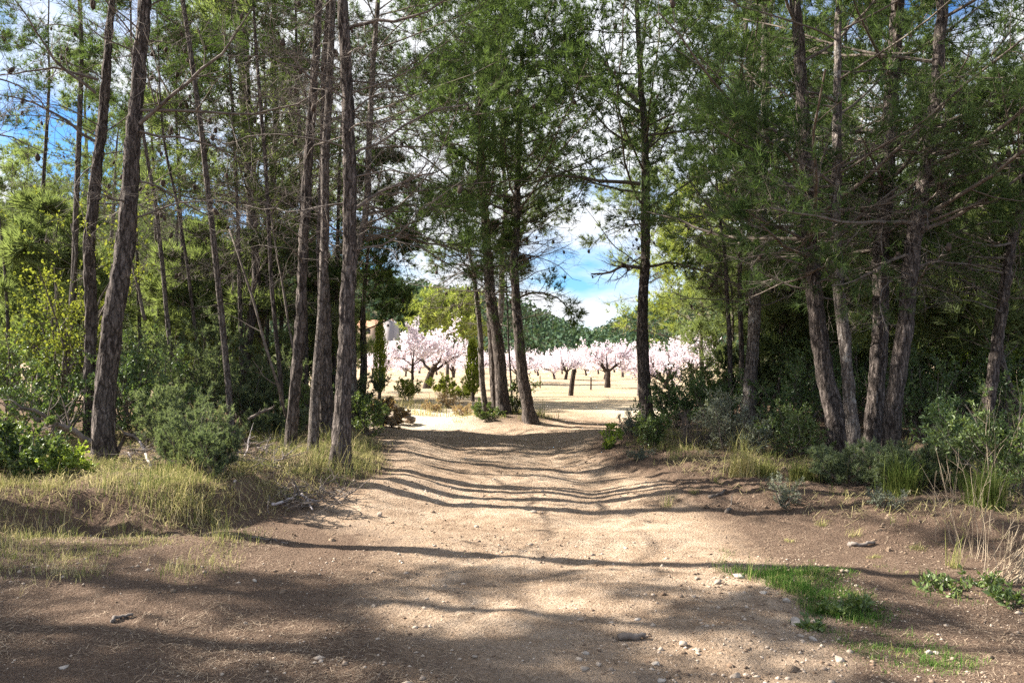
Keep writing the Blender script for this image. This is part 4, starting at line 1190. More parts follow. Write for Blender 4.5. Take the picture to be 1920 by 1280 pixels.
SH = [
    # left bank
    ('leafy_bush', 'bright green leafy bush at the left edge in front of the thick pine', at(42, 895, 7.8), 1.1, 0.66, 'leaf_mid', 0.042, 0.028, dict(stems=16, n2=9, per=10)),
    ('leafy_bush', 'low bright green sprouts beside the base of the thick leaning pine', at(120, 905, 7.7), 0.55, 0.30, 'leaf_bright', 0.035, 0.022, dict(stems=8, n2=5)),
    ('juniper_bush', 'feathery grey-green juniper spilling over the left bank', at(372, 905, 7.9), 0.40, 0.74, 'juniper', 0.045, 0.008, dict(needle=True, stems=9, n2=7, per=5, up=1.1)),
    ('juniper_bush', 'low front sprays of juniper hanging over the cut of the left bank', at(400, 930, 7.55), 0.5, 0.55, 'juniper', 0.040, 0.008, dict(needle=True, stems=10, n2=8, per=7, up=0.8)),
    ('juniper_bush', 'thin juniper left of the one spilling over the left bank', at(325, 895, 8.2), 0.4, 0.6, 'juniper', 0.042, 0.008, dict(needle=True, stems=8, n2=7, per=6, up=0.9)),
    ('juniper_bush', 'smaller juniper tucked behind the one spilling over the bank', at(318, 830, 9.6), 0.5, 0.75, 'juniper', 0.055, 0.010, dict(needle=True, stems=11, n2=8, per=6)),
    ('oak_sapling', 'tall yellow-green leafy sapling behind the far-left trunks', at(95, 760, 11.3), 1.6, 3.1, 'leaf_yellow', 0.050, 0.034, dict(stems=8, n2=8, per=9)),
    ('oak_sapling', 'green and yellow leafy sapling at the left picture edge', at(5, 770, 11.0), 1.2, 1.8, 'leaf_mid', 0.055, 0.036, dict(stems=10, n2=9, per=10)),
    ('mastic_bush', 'dark glossy bush just right of the thick leaning pine', at(272, 800, 10.8), 1.25, 1.35, 'leaf_dark', 0.05, 0.026, dict(stems=13, n2=9, per=9)),
    ('mastic_bush', 'dark glossy bush left of the thick leaning pine, under the sapling', at(90, 790, 10.4), 1.5, 1.1, 'leaf_dark', 0.05, 0.026, dict(stems=12, n2=8)),
    ('juniper_bush', 'olive juniper between the thin bowing stem and the slender grey pine', at(390, 790, 12.0), 1.2, 1.5, 'juniper', 0.06, 0.012, dict(needle=True, stems=13, n2=9, per=6)),
    ('juniper_bush', 'juniper right behind the slender grey pine', at(468, 800, 12.4), 1.1, 1.2, 'juniper', 0.06, 0.012, dict(needle=True, stems=12, n2=8, per=6)),
    ('juniper_bush', 'low juniper behind the leftmost roadside pine', at(515, 830, 11.4), 0.8, 0.55, 'juniper', 0.055, 0.011, dict(needle=True, stems=10, n2=7, per=6)),
    ('mastic_bush', 'green bush in the gap between the roadside pines', at(570, 815, 12.4), 0.9, 0.85, 'leaf_mid', 0.045, 0.025, dict(stems=10, n2=8)),
    ('mastic_bush', 'green shrub right of the thickest roadside pine at the track bend', at(690, 800, 13.4), 0.65, 0.8, 'leaf_mid', 0.045, 0.022, dict(stems=10, n2=8)),
    ('dry_bush', 'brown leafy dry bush at the bend beside the bright track', at(722, 778, 16.2), 0.9, 0.62, 'dry_leaf', 0.07, 0.05, dict(stems=10, n2=6)),
    ('juniper_bush', 'upright green shrub below the dark small pine by the bend', at(655, 800, 15.2), 0.8, 1.0, 'juniper', 0.06, 0.012, dict(needle=True, stems=10, per=6)),
    ('rosemary_bush', 'pale silvery bush in the sun behind the thick leaning pine', at(235, 740, 13.2), 1.2, 1.6, 'leaf_grey', 0.05, 0.022, dict(stems=12, n2=9)),
    ('mastic_bush', 'deep green bush in the undergrowth below the stout pale-edged pine', at(450, 760, 14.6), 1.6, 1.3, 'leaf_mid', 0.055, 0.028, dict(stems=12, n2=8)),
    ('mastic_bush', 'deep green bush in the undergrowth left of the brown half-hidden trunk', at(560, 760, 15.4), 1.4, 1.3, 'leaf_mid', 0.055, 0.028, dict(stems=12, n2=8)),
    # the fork and field edge
    ('small_bush', 'small weedy bush between the trunks of the fork clump', at(968, 790, 18.4), 0.45, 0.85, 'leaf_mid', 0.05, 0.03, dict(stems=7, n2=5)),
    ('small_bush', 'low dark bush at the foot of the fork clump', at(912, 798, 17.9), 0.9, 0.28, 'leaf_mid', 0.05, 0.025, dict(stems=9, n2=5)),
    ('broom_bush', 'yellow-green bush at the field edge under the white almond sapling', at(768, 765, 25.5), 1.0, 0.8, 'leaf_yellow', 0.08, 0.03, dict(stems=12, n2=5, per=6)),
    ('broom_bush', 'yellow-green bush right of the dark leaning almond trunk', at(830, 752, 29.5), 1.3, 0.75, 'leaf_yellow', 0.09, 0.035, dict(stems=12, n2=5, per=6)),
    ('broom_bush', 'yellow-green bush beside the second cypress at the field edge', at(862, 752, 28.5), 0.9, 0.65, 'leaf_yellow', 0.09, 0.035, dict(stems=10, n2=5, per=6)),
    ('dry_bush', 'pale dry bush on the verge left of the fork clump', at(845, 775, 23.5), 0.9, 0.5, 'dry_leaf', 0.05, 0.02, dict(stems=12, n2=5, per=4)),
    ('dry_bush', 'straw-coloured dry tuft nearest the fork clump', at(880, 785, 20.6), 0.8, 0.42, 'dry_leaf', 0.05, 0.02, dict(stems=12, n2=5, per=4)),
    ('dry_bush', 'small dry tuft on the bright verge of the left track', at(812, 787, 21.8), 0.55, 0.3, 'dry_leaf', 0.05, 0.02, dict(stems=10, n2=5, per=4)),
    # right bank
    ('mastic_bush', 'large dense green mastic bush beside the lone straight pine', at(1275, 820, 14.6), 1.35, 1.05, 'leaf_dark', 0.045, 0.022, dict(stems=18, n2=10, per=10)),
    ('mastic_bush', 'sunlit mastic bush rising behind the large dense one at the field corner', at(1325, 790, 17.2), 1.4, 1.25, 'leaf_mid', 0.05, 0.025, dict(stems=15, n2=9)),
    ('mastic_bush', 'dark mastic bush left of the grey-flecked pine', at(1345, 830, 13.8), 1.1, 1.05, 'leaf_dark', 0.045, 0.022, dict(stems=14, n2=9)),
    ('grey_bush', 'grey-green soft bush at the foot of the lone straight pine', at(1190, 838, 13.2), 0.6, 0.42, 'leaf_grey', 0.03, 0.012, dict(stems=12, n2=7)),
    ('small_bush', 'small bright green sprig bush at the edge of the track', at(1146, 852, 12.1), 0.28, 0.42, 'leaf_bright', 0.045, 0.028, dict(stems=6, n2=4)),
    ('small_bush', 'bright green bush between the sprig and the dead brush', at(1222, 868, 11.6), 0.5, 0.55, 'leaf_mid', 0.04, 0.022, dict(stems=10, n2=7)),
    ('dead_brush', 'tangle of bare grey twigs in front of the mastic bushes', at(1300, 866, 11.5), 0.9, 0.62, None, 0, 0, dict(stems=18, n2=9, n3=7, up=0.0)),
    ('grey_bush', 'tall grey-green bush in front of the grey-flecked pine', at(1372, 880, 10.9), 0.7, 0.78, 'leaf_grey', 0.035, 0.014, dict(stems=14, n2=9)),
    ('leafy_bush', 'fresh green bush left of the thick dark pine on the right', at(1488, 870, 10.3), 0.9, 0.72, 'leaf_mid', 0.035, 0.016, dict(stems=15, n2=9)),
    ('grey_bush', 'small silvery plant at the foot of the grey-flecked pine', at(1420, 870, 10.5), 0.4, 0.5, 'leaf_grey', 0.04, 0.018, dict(stems=9, n2=6)),
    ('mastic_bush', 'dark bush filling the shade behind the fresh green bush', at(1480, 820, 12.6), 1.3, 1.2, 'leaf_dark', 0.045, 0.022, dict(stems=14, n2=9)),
    ('rosemary_bush', 'dark spiky shrub below the four big right-hand trunks', at(1590, 930, 8.4), 0.9, 0.40, 'juniper', 0.045, 0.008, dict(needle=True, stems=16, n2=8, per=7)),
    ('rosemary_bush', 'wide dark spiky shrub right of the four big trunks', at(1725, 945, 8.0), 1.1, 0.55, 'juniper', 0.045, 0.008, dict(needle=True, stems=18, n2=9, per=7)),
    ('mastic_bush', 'dark leafy bush at the foot of the far-right leaning pine', at(1800, 900, 9.0), 1.1, 0.75, 'leaf_dark', 0.045, 0.022, dict(stems=14, n2=9)),
    ('leafy_bush', 'tall green shrub at the right picture edge', at(1905, 960, 7.4), 0.9, 0.95, 'leaf_mid', 0.05, 0.018, dict(stems=13, n2=8)),
    ('mastic_bush', 'dark bush behind the rightmost big trunk', at(1745, 850, 11.6), 1.5, 1.2, 'leaf_dark', 0.045, 0.022, dict(stems=15, n2=9)),
    ('leafy_bush', 'sunlit light green shrub between the big trunks and the far-right pine', at(1790, 800, 14.0), 1.6, 2.0, 'leaf_bright', 0.06, 0.03, dict(stems=12, n2=9)),
    ('mastic_bush', 'dark bush behind the tall upright pine', at(1640, 840, 12.8), 1.4, 1.3, 'leaf_dark', 0.05, 0.024, dict(stems=14, n2=9)),
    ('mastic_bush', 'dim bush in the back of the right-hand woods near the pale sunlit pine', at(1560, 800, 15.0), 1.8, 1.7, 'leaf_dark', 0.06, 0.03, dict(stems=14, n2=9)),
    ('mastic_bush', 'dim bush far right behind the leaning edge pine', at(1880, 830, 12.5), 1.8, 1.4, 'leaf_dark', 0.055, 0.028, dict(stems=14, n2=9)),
    ('grey_bush', 'thin grey-green plant on bare earth below the yellow-green grass clump', at(1470, 965, 7.6), 0.32, 0.30, 'leaf_grey', 0.03, 0.008, dict(stems=9, n2=5, per=5)),
    ('grey_bush', 'sparse grey plant on the red earth right of the track', at(1660, 990, 7.2), 0.35, 0.22, 'leaf_grey', 0.03, 0.008, dict(stems=9, n2=4, per=5)),
    ('grey_bush', 'tiny grey plant at the gullied edge of the track', at(1200, 890, 10.6), 0.35, 0.16, 'leaf_grey', 0.03, 0.01, dict(stems=9, n2=4, per=5)),
]
for k, (nm, lb, (x, y), w, h, leaf, ln, lw, kw) in enumerate(SH):
    shrub(nm, lb, x, y, w, h, 300 + k, leaf=leaf, ln=ln, lw=lw, **kw)


# undergrowth deep in the woods: copies of two bushes
UB = [shrub('mastic_bush', 'x', 7.6, 19.0, 2.6, 1.9, 390, leaf='leaf_dark', ln=0.085, lw=0.045, stems=15, n2=9, per=8),
      shrub('mastic_bush', 'x', -7.6, 19.2, 2.4, 1.7, 391, leaf='juniper', ln=0.11, lw=0.028, stems=15, n2=9, per=7, needle=True)]
for o, (x, y) in zip(UB, ((7.6, 19.0), (-7.6, 19.2))):
    o['label'] = where('broad undergrowth bush', x, y); o['group'] = 'undergrowth deep in the woods'
for k, (x, y) in enumerate([(5.4, 17.6), (6.6, 16.4), (9.4, 18.6), (8.0, 14.4), (10.6, 16.8), (12.2, 18.6), (6.9, 21.5), (9.6, 22.0), (12.4, 22.0), (14.8, 20.6), (11.2, 13.6), (13.4, 15.6), (8.4, 25.0),
                             (-6.0, 18.0), (-9.6, 20.0), (-12.0, 21.6), (-15.4, 23.6), (-6.4, 20.6), (-14.0, 19.4)]):
    src = UB[0] if x > 0 and k % 3 else UB[1]
    copy_tree(src, (x, y, gz(x, y)), rb.uniform(0, 6.28), rb.uniform(0.75, 1.1), where('broad undergrowth bush', x, y), 'undergrowth deep in the woods')

# two young columnar cypresses at the field edge
def cypress(label, x, y, h, w, seed):
    rng = np.random.default_rng(seed)
    loc = np.array([x, y, gz(x, y)])
    r = root('cypress', loc, label, 'cypress', 'young cypresses at the field edge')
    C = np.array([[0, 0, -0.1], [0.02, 0, h * 0.5], [0, 0.02, h * 0.96]]) + loc
    V, F, P, rr = trunk_geo(C, np.array([0.06, 0.04, 0.01]), 10, 0.1, 0.004, rng, 0.3)
    mk('trunk', V, F, M['bark'], r, loc, smooth_shade=True)
    n = 620
    t = rng.uniform(0.10, 0.98, n)
    a = rng.uniform(0, 6.28, n)
    prof = w / 2 * np.sin(np.clip(t, 0, 1) ** 0.75 * np.pi) ** 0.6
    rad = prof * np.sqrt(rng.uniform(0.1, 1, n)) * rng.uniform(0.75, 1.15, n)
    pos = loc + np.stack([np.cos(a) * rad, np.sin(a) * rad, t * h], 1)
    d = unit(np.stack([np.cos(a) * 0.22, np.sin(a) * 0.22, np.ones(n)], 1) + rng.normal(0, 0.1, (n, 3)))
    Q = walk(pos, d, rng.uniform(0.14, 0.3, n), 4, 0.1, 0.08, rng)
    V, F = needle_cloud(Q, 6, 6, 0.07, 0.018, rng, 0.0, 0.4, 0.6)
    mk('foliage', V, F, M['cypress'], r, loc)


x, y = at(712, 728, 25.8); cypress('slim cypress left of the bright track by the dark small pine', x, y, 2.5, 0.42, 61)
x, y = at(886, 752, 27.0); cypress('slim cypress just left of the fork clump', x, y, 1.95, 0.50, 62)

# ------------------------------------------------------------------ almond orchard in blossom
def almond(label, loc, seed, H=2.9, W=3.6, th=0.75, tr=0.16, lean=0.15, limbs_n=5, blossoms=9, group=None):
    rng = np.random.default_rng(seed)
    loc = np.array(loc, float)
    r = root('almond_tree', loc, label, 'almond tree', group)
    A = np.array([[0, 0, -0.12], [lean * 0.35, 0, th * 0.4], [lean, 0.03, th], [lean * 1.25, 0.05, th * 1.25]])
    V, F, P, rr = trunk_geo(A, np.array([1.1, 0.95, 0.9, 0.5]) * tr, 14, 0.06, 0.012, rng, 0.25)
    mk('trunk', V, F, M['almond_bark'], r, smooth_shade=True)
    a = np.arange(limbs_n) * 6.283 / limbs_n + rng.normal(0, 0.3, limbs_n)
    el = rng.uniform(0.55, 1.05, limbs_n)
    d = np.stack([np.cos(a) * np.cos(el), np.sin(a) * np.cos(el), np.sin(el)], 1)
    pos = np.repeat([[lean, 0.03, th]], limbs_n, 0)
    L = rng.uniform(0.85, 1.1, limbs_n) * np.hypot(W * 0.42 * np.cos(el) * 1.3, (H - th) * 0.8)
    Q1 = walk(pos, d, L, 8, 0.1, 0.14, rng)
    R1 = tr * 0.45 * np.linspace(1, 0.2, 8)[None].repeat(limbs_n, 0)
    Q2, R2, i2 = grow(Q1, R1, 9, 0.25, 1, lambda i, t: L[i] * rng.uniform(0.28, 0.55, len(i)), 0.75, 6, 0.35, 0.14, 0.5, rng, 1.0, 0.006)
    L2 = np.linalg.norm(Q2[:, -1] - Q2[:, 0], axis=1)
    Q3, R3, i3 = grow(Q2, R2, 7, 0.15, 1, lambda i, t: L2[i] * rng.uniform(0.3, 0.7, len(i)), 0.7, 4, 0.3, 0.12, 0.5, rng, 1.0, 0.004)
    for b in range(limbs_n):
        m2 = i2 == b
        V, F = merge([tubes(Q1[b:b + 1], R1[b:b + 1], 6), tubes(Q2[m2], R2[m2], 4), tubes(Q3[i2[i3] == b], R3[i2[i3] == b], 3)])
        mk('limb', V, F, M['almond_bark'], r)
    idx = np.repeat(np.arange(len(Q3)), blossoms)
    p, tan = interp_poly(Q3[idx], rng.uniform(0, 1, len(idx)))
    p = p + rng.normal(0, 0.02, p.shape)
    s = rng.uniform(0.05, 0.10, len(p))
    V, F = leaves(p, unit(rng.normal(0, 1, p.shape)), s, s * 0.95, rng)
    mk('blossom', V, F, M['blossom'], r)
    return r


GA = 'almond trees in blossom'
def at_f(xp, yp):
    p = ground_at(xp, yp)
    return p


p = at_f(798, 727); almond('old almond with a thick dark leaning trunk left of the fork clump', p, 201, 2.4, 3.2, 0.72, 0.18, 0.28, 4, 12, GA)
p = at_f(772, 741); almond('young almond on a thin straight grey stem beside the field track', p, 202, 2.3, 2.4, 1.1, 0.055, 0.02, 6, 10, GA)
p = at_f(1138, 727); almond('tall almond with a stout forked trunk left of the lone straight pine', p, 203, 2.2, 2.7, 0.75, 0.14, 0.05, 5, 12, GA)
p = at_f(1250, 729); almond('many-stemmed dark almond right of the lone straight pine', p, 204, 1.9, 2.8, 0.25, 0.14, 0.0, 8, 9, GA)
p = at_f(1297, 722); almond('white almond bough at the corner of the right-hand woods', p, 207, 2.6, 3.0, 0.6, 0.13, 0.0, 5, 10, GA)
AP = [almond('x', at_f(1060, 712), 205, 2.2, 4.2, 0.55, 0.13, 0.12, 6, 12, GA),
      almond('x', at_f(850, 708), 206, 2.2, 4.4, 0.5, 0.13, -0.1, 6, 12, GA)]
AP[0]['label'] = 'round blossoming almond just left of the leaning field post'
for o in AP: o.scale = (0.78, 0.78, 0.78)
AP[1]['label'] = 'round blossoming almond behind the old dark-trunked almond'
ra = np.random.default_rng(8)
ORD = ['first', 'second', 'third', 'fourth', 'fifth', 'sixth', 'seventh', 'eighth', 'ninth', 'tenth', 'eleventh', 'twelfth']
for row, Y in enumerate(np.arange(47, 92, 6.0)):
    spots = []
    for k in range(-6, 11):
        x = k * 4.1 + (row % 2) * 2.0 + ra.normal(0, 0.4); yy = Y + ra.normal(0, 0.5)
        u = x / yy * FPX + 960
        if u < 690 or u > 1330 or (abs(u - 1060) < 26 and row == 0) or (abs(x + 3.6) < 2.8 and yy < 50):
            continue
        spots.append((x, yy))
    for k, (x, yy) in enumerate(sorted(spots)):
        copy_tree(AP[int(ra.integers(0, 2))], (x, yy, gz(x, yy)), ra.uniform(0, 6.28), ra.uniform(0.58, 0.80),
                  'blossoming almond, %s from the left in the %s far orchard row' % (ORD[k], ORD[row]), GA)

# posts in the field
def post(label, x0, y0, x1, y1, w, mat, name='field_post'):
    b = ground_at(x0, y0)
    t = px(x1, y1, b[1])
    rng = np.random.default_rng(int(x0))
    C = np.array([b - [0, 0, 0.15], b * 0.5 + t * 0.5, t])
    V, F, P, rr = trunk_geo(C, np.full(3, w / 2 / FPX * b[1]), 12, 0.05, 0.006, rng, 0.1)
    s = 12; n = len(V)
    top = np.arange(n - s, n)
    V = np.concatenate([V, [V[-s:].mean(0) + [0, 0, 0.01]]])
    cap = np.stack([top, np.roll(top, -1), np.full(s, n)], 1)
    o = mk(name, V, [F, cap], M[mat], None, None, True)
    me = o.data
    loc = b
    me.transform(__import__('mathutils').Matrix.Translation(-Vector(loc))); o.location = loc
    tag(o, label, 'post')


post('leaning dark wooden post standing alone in the pale field', 1069, 741, 1077, 692, 9, 'almond_bark')
post('thin dark stake in the field right of the leaning post', 1108, 731, 1108, 708, 3, 'almond_bark', 'field_stake')
post('thin pale stake at the field edge between the fork trunks', 1013, 728, 1012, 704, 3, 'straw', 'field_stake')

# ------------------------------------------------------------------ farmhouse beyond the orchard
def box(x0, x1, y0, y1, z0, z1):
    V = np.array([(x, y, z) for z in (z0, z1) for x, y in ((x0, y0), (x1, y0), (x1, y1), (x0, y1))], float)
    F = np.array([(3, 2, 1, 0), (4, 5, 6, 7), (0, 1, 5, 4), (1, 2, 6, 5), (2, 3, 7, 6), (3, 0, 4, 7)])
    return V, F


hy = 112.0
hx0, hx1, hx2 = px(672, 0, hy)[0], px(722, 0, hy)[0], px(741, 0, hy)[0]
hz = lambda yp: px(0, yp, hy)[2]
house = root('farmhouse', (hx1, hy, 0), 'small tan farmhouse with clay roof half hidden behind the slim cypress', 'house')
ho = (hx1, hy, 0)
mk('wall', *box(hx0, hx1, hy, hy + 6, -0.5, hz(612)), M['wall'], house, ho)
V = np.array([(hx0 - 0.3, hy - 0.4, hz(613)), (hx1 + 0.1, hy - 0.4, hz(613)), (hx1 + 0.1, hy + 3, hz(598)), (hx0 - 0.3, hy + 3, hz(598)),
              (hx1 + 0.1, hy + 6.4, hz(613)), (hx0 - 0.3, hy + 6.4, hz(613)), (hx0 - 0.3, hy + 3, hz(601)), (hx1 + 0.1, hy + 3, hz(601))])
mk('roof', V, [np.array([(0, 1, 2, 3), (3, 2, 4, 5), (0, 5, 6, 6)][:2]), np.array([(0, 3, 5), (1, 4, 2)])], M['tile'], house, ho)
V, F = box(hx1, hx2, hy - 0.6, hy + 5, -0.5, hz(606))
mk('wing_wall', V, F, M['wall_grey'], house, ho)
xm = (hx1 + hx2) / 2
V = np.array([(hx1 - 0.02, hy - 0.61, hz(606)), (hx2 + 0.02, hy - 0.61, hz(606)), (xm, hy - 0.61, hz(598)),
              (hx1 - 0.02, hy + 5.01, hz(606)), (hx2 + 0.02, hy + 5.01, hz(606)), (xm, hy + 5.01, hz(598))])
mk('gable', V, [np.array([(0, 1, 2), (5, 4, 3)]), np.array([(1, 4, 5, 2), (0, 2, 5, 3)])], M['wall_grey'], house, ho)
mk('window', *box(xm - 0.22, xm + 0.12, hy - 0.66, hy - 0.58, hz(613), hz(608)), M['dark'], house, ho)
mk('window', *box(hx0 + 1.2, hx0 + 1.9, hy - 0.05, hy + 0.05, hz(626), hz(617)), M['dark'], house, ho)
mk('chimney', *box(hx2 - 0.7, hx2 - 0.25, hy + 1.0, hy + 1.5, hz(606), hz(597)), M['wall'], house, ho)

for k, (xp, sc_) in enumerate([(690, 1.5), (713, 1.2), (734, 1.25), (752, 1.4)]):
    x, y = at(xp, 0, 103.0 + k)
    copy_tree(UB[1], (x, y, gz(x, y)), k * 1.7, (sc_, sc_, sc_ * 1.5), 'dark round bush before the farmhouse, %s from the left' % ORD[k], 'bushes before the farmhouse')

# ------------------------------------------------------------------ stones
SV, SF = blob(9, 6)


def stone(label, xp, yp, w, h, mat, seed, group=None, name='stone'):
    rng = np.random.default_rng(seed)
    g = ground_at(xp, yp)
    s = w / FPX * g[1] / 2
    V = SV.copy()
    V *= (1 + 0.30 * fbm(V[:, 0] * 1.3 + seed, V[:, 1] * 1.3, V[:, 2] * 1.3, 2, seed))[:, None]
    for k in range(9):            # a few broken flats
        nrm = unit(rng.normal(0, 1, 3)); dd = V @ nrm
        V -= np.maximum(dd - 0.58, 0)[:, None] * nrm
    V *= np.array([1, rng.uniform(0.65, 0.95), h / w]) * s
    a = rng.uniform(-0.5, 0.5); c, q = math.cos(a), math.sin(a)
    V[:, :2] = V[:, :2] @ np.array([[c, -q], [q, c]])
    o = mk(name, V, SF, M[mat], None, None, False)
    o.location = (g[0], g[1], g[2] + s * h / w * 0.25)
    tag(o, label, 'stone', group)
    return o


GS = 'loose stones on the track'
STONES = [
    (1494, 1170, 36, 22, 'stone_white', 'largest pale limestone lump at the edge of the green grass'),
    (1742, 1226, 20, 14, 'stone_white', 'left of a pair of white stones at the lower right'),
    (1756, 1226, 14, 13, 'stone_white', 'right of a pair of white stones at the lower right'),
    (1280, 1208, 22, 12, 'stone', 'rounded grey stone in the shade band below the log piece'),
    (1100, 1226, 16, 12, 'stone_white', 'small pale stone in the shadow left of the dead log'),
    (1231, 1245, 18, 10, 'stone_white', 'wedge of white stone near the bottom centre right'),
    (1308, 1220, 14, 11, 'stone', 'small grey stone right of the rounded grey stone'),
    (1096, 1256, 22, 12, 'stone', 'pinkish flat stone at the bottom of the stony patch'),
    (1500, 1193, 18, 12, 'stone', 'brownish stone just below the largest limestone lump'),
    (1524, 1200, 20, 13, 'stone_white', 'pale stone right of the brownish stone by the grass'),
    (1345, 1094, 18, 14, 'stone', 'brown stone on sunny earth left of the green grass tip'),
    (1300, 1120, 12, 9, 'stone', 'small knobbly stone just above the long shadow on the right'),
    (1430, 1112, 20, 9, 'stone_white', 'flat pale stone left of the green grass middle'),
    (1475, 1128, 22, 12, 'stone_white', 'pale stone touching the grass above the largest lump'),
    (1195, 1162, 20, 9, 'stone_white', 'low white stone in the middle of the sunny gravel'),
    (120, 1252, 20, 10, 'stone_white', 'flat pale stone on needle litter at the lower left'),
    (460, 1170, 14, 10, 'stone', 'small stone beside the bare stick on the left'),
    (700, 1137, 14, 10, 'stone', 'small stone on the shadow line left of centre'),
    (712, 968, 12, 16, 'stone', 'small dark stone at the foot of the left bank by the shadows'),
    (893, 988, 12, 9, 'stone', 'clod lying in the left wheel rut'),
    (1000, 960, 12, 8, 'stone', 'clod on the crown of the track'),
    (1385, 1080, 30, 12, 'stone_white', 'cluster-like pale rock at the tip of the green grass'),
    (812, 1098, 11, 8, 'stone', 'tiny stone on the bright track below the long shadow'),
    (890, 1232, 16, 8, 'stone', 'flat stone in the lower middle of the picture'),
    (1575, 1238, 30, 16, 'stone', 'broken brown rock in the grass near the bottom right'),
    (1380, 1270, 26, 14, 'stone', 'half-buried pinkish rock at the bottom edge'),
    (1240, 1278, 24, 12, 'stone_white', 'half-buried pale rock at the bottom edge left of the pinkish one'),
    (478, 1090, 12, 8, 'stone_white', 'tiny pale stone on the litter at the foot of the left bank'),
]
for k, (xp, yp, w, h, mt, lb) in enumerate(STONES):
    stone(lb, xp, yp, w, h, mt, 400 + k, GS)

# stone heap at the bend
hp = ground_at(728, 792)
heap = root('stone_heap', hp, 'heap of brown stones at the left bend beside the bright track', 'stone heap')
rh = np.random.default_rng(91)
hs_me = []
for k in range(5):
    V = SV * (1 + 0.3 * fbm(SV[:, 0] * 1.4 + k * 7, SV[:, 1] * 1.4, SV[:, 2] * 1.4, 2, 90 + k))[:, None] * np.array([1, 0.8, 0.65])
    o = mk('stone', V, SF, M['stone'], heap); hs_me.append(o)
for k in range(34):
    o = hs_me[k] if k < 5 else hs_me[k % 5].copy()
    if k >= 5:
        COL.objects.link(o); o.parent = heap
    a, q = rh.uniform(0, 6.28), np.sqrt(rh.uniform(0, 1))
    s = rh.uniform(0.06, 0.13)
    o.location = (math.cos(a) * q * 0.55, math.sin(a) * q * 0.45 + 0.1, (1 - q) * 0.42 + s * 0.3 + rh.uniform(-0.02, 0.05))
    o.scale = (s, s, s); o.rotation_euler = (rh.uniform(-0.5, 0.5), rh.uniform(-0.5, 0.5), rh.uniform(0, 6.28))


# ------------------------------------------------------------------ fallen wood
def stick(name, label, pix, w, mat, seed, lift=0.0, cat='stick', group=None, twigs=0, K=10):
    rng = np.random.default_rng(seed)
    A = []
    for q in pix:
        if len(q) == 2:
            g = ground_at(*q); g[2] += lift + w / FPX * g[1] * 0.35
        else:
            g = px(*q)
        A.append(g)
    A = np.array(A)
    s = np.linspace(0, len(A) - 1, K)
    Q = np.stack([np.interp(s, np.arange(len(A)), A[:, k]) for k in range(3)], 1)[None]
    Q[:, 1:-1] += rng.normal(0, 0.006, Q[:, 1:-1].shape)
    R = (np.linspace(1, 0.55, K) * w / 2 / FPX * A[0, 1])[None] * (1 + rng.normal(0, 0.08, (1, K)))
    parts = [tubes(Q, R, 8)]
    if twigs:
        L = np.linalg.norm(A[-1] - A[0])
        Q2, R2, _ = grow(Q, R, twigs, 0.2, 1, lambda i, t: L * rng.uniform(0.15, 0.35, len(i)), 0.7, 5, 0.1, 0.2, 0.5, rng, 0.6, 0.003)
        Q3, R3, _ = grow(Q2, R2, 2, 0.3, 1, lambda i, t: L * rng.uniform(0.06, 0.15, len(i)), 0.7, 4, 0.1, 0.2, 0.6, rng, 0.6, 0.002)
        parts += [tubes(Q2, R2, 5), tubes(Q3, R3, 3)]
    V, F = merge(parts)
    n = 8; caps = []
    e = 8 * (K - 1)
    caps = np.array([list(range(8))[::-1], list(range(e, e + 8))])
    o = mk(name, V - A[0], [F, caps], M[mat], None, None, True)
    o.location = A[0]
    tag(o, label, cat, group)


stick('dead_log', 'short grey log piece lying in the lower shadow right of centre', [(1160, 1200), (1210, 1198)], 17, 'twig', 1, cat='log')
stick('fallen_stick', 'bare stick on the needle litter at the lower left', [(208, 1168), (228, 1160), (250, 1156)], 8, 'twig', 2)
stick('dead_branch', 'bleached upright stick leaning right of the thick pine base', [(262, 912), (252, 880, 8.6), (240, 848, 8.7)], 7, 'bleached', 3)
stick('dead_branch', 'bleached stick hanging from the arched dead branch', [(284, 878), (272, 850, 8.8), (262, 826, 8.8)], 6, 'bleached', 4)
stick('dead_branch', 'arched dark dead branch right of the thick pine base', [(218, 858), (236, 812, 9.0), (258, 820, 9.0), (276, 845, 8.9)], 8, 'branch', 5, twigs=5)
stick('dead_branch', 'bleached forked branch standing in the twig pile', [(440, 905), (446, 876, 8.8), (460, 852, 8.8)], 6, 'bleached', 6, twigs=6)
stick('dead_branch', 'bleached horizontal branch lying across the twig pile', [(420, 862, 8.9), (455, 864, 8.8), (496, 862, 8.8)], 5, 'bleached', 7, twigs=6)
stick('dead_branch', 'grey branch slanting up behind the twig pile', [(478, 874, 9.0), (496, 842, 9.1), (508, 820, 9.2)], 5, 'twig', 8, twigs=6)
stick('dead_branch', 'bleached stick on the bank slope below the roadside pines', [(510, 957), (545, 950), (558, 940)], 6, 'bleached', 9, lift=0.05, twigs=4)
stick('dead_branch', 'pale curved twig beside the stick on the bank slope', [(566, 935), (580, 950), (586, 965)], 5, 'bleached', 10, lift=0.04, twigs=3)
stick('dead_branch', 'reddish dead branch slanting behind the leftmost roadside pine', [(466, 786, 10.6), (490, 772, 10.6), (512, 764, 10.7)], 7, 'branch', 11, twigs=5)
stick('dead_branch', 'dark root end sticking out of the right bank', [(1362, 962), (1376, 946, 7.9), (1392, 940, 8.0)], 8, 'branch', 12, twigs=3)
stick('dead_branch', 'thin dark root crossing the earth on the right bank', [(1328, 934), (1345, 930), (1362, 920)], 6, 'branch', 13)
stick('fallen_stick', 'stick half buried in red earth right of the track', [(1590, 1022), (1615, 1026), (1640, 1020)], 9, 'twig', 14)
stick('fallen_stick', 'thin stick on the litter left of the long shadows', [(470, 1008), (500, 1012), (540, 1020)], 4, 'twig', 15, twigs=3)
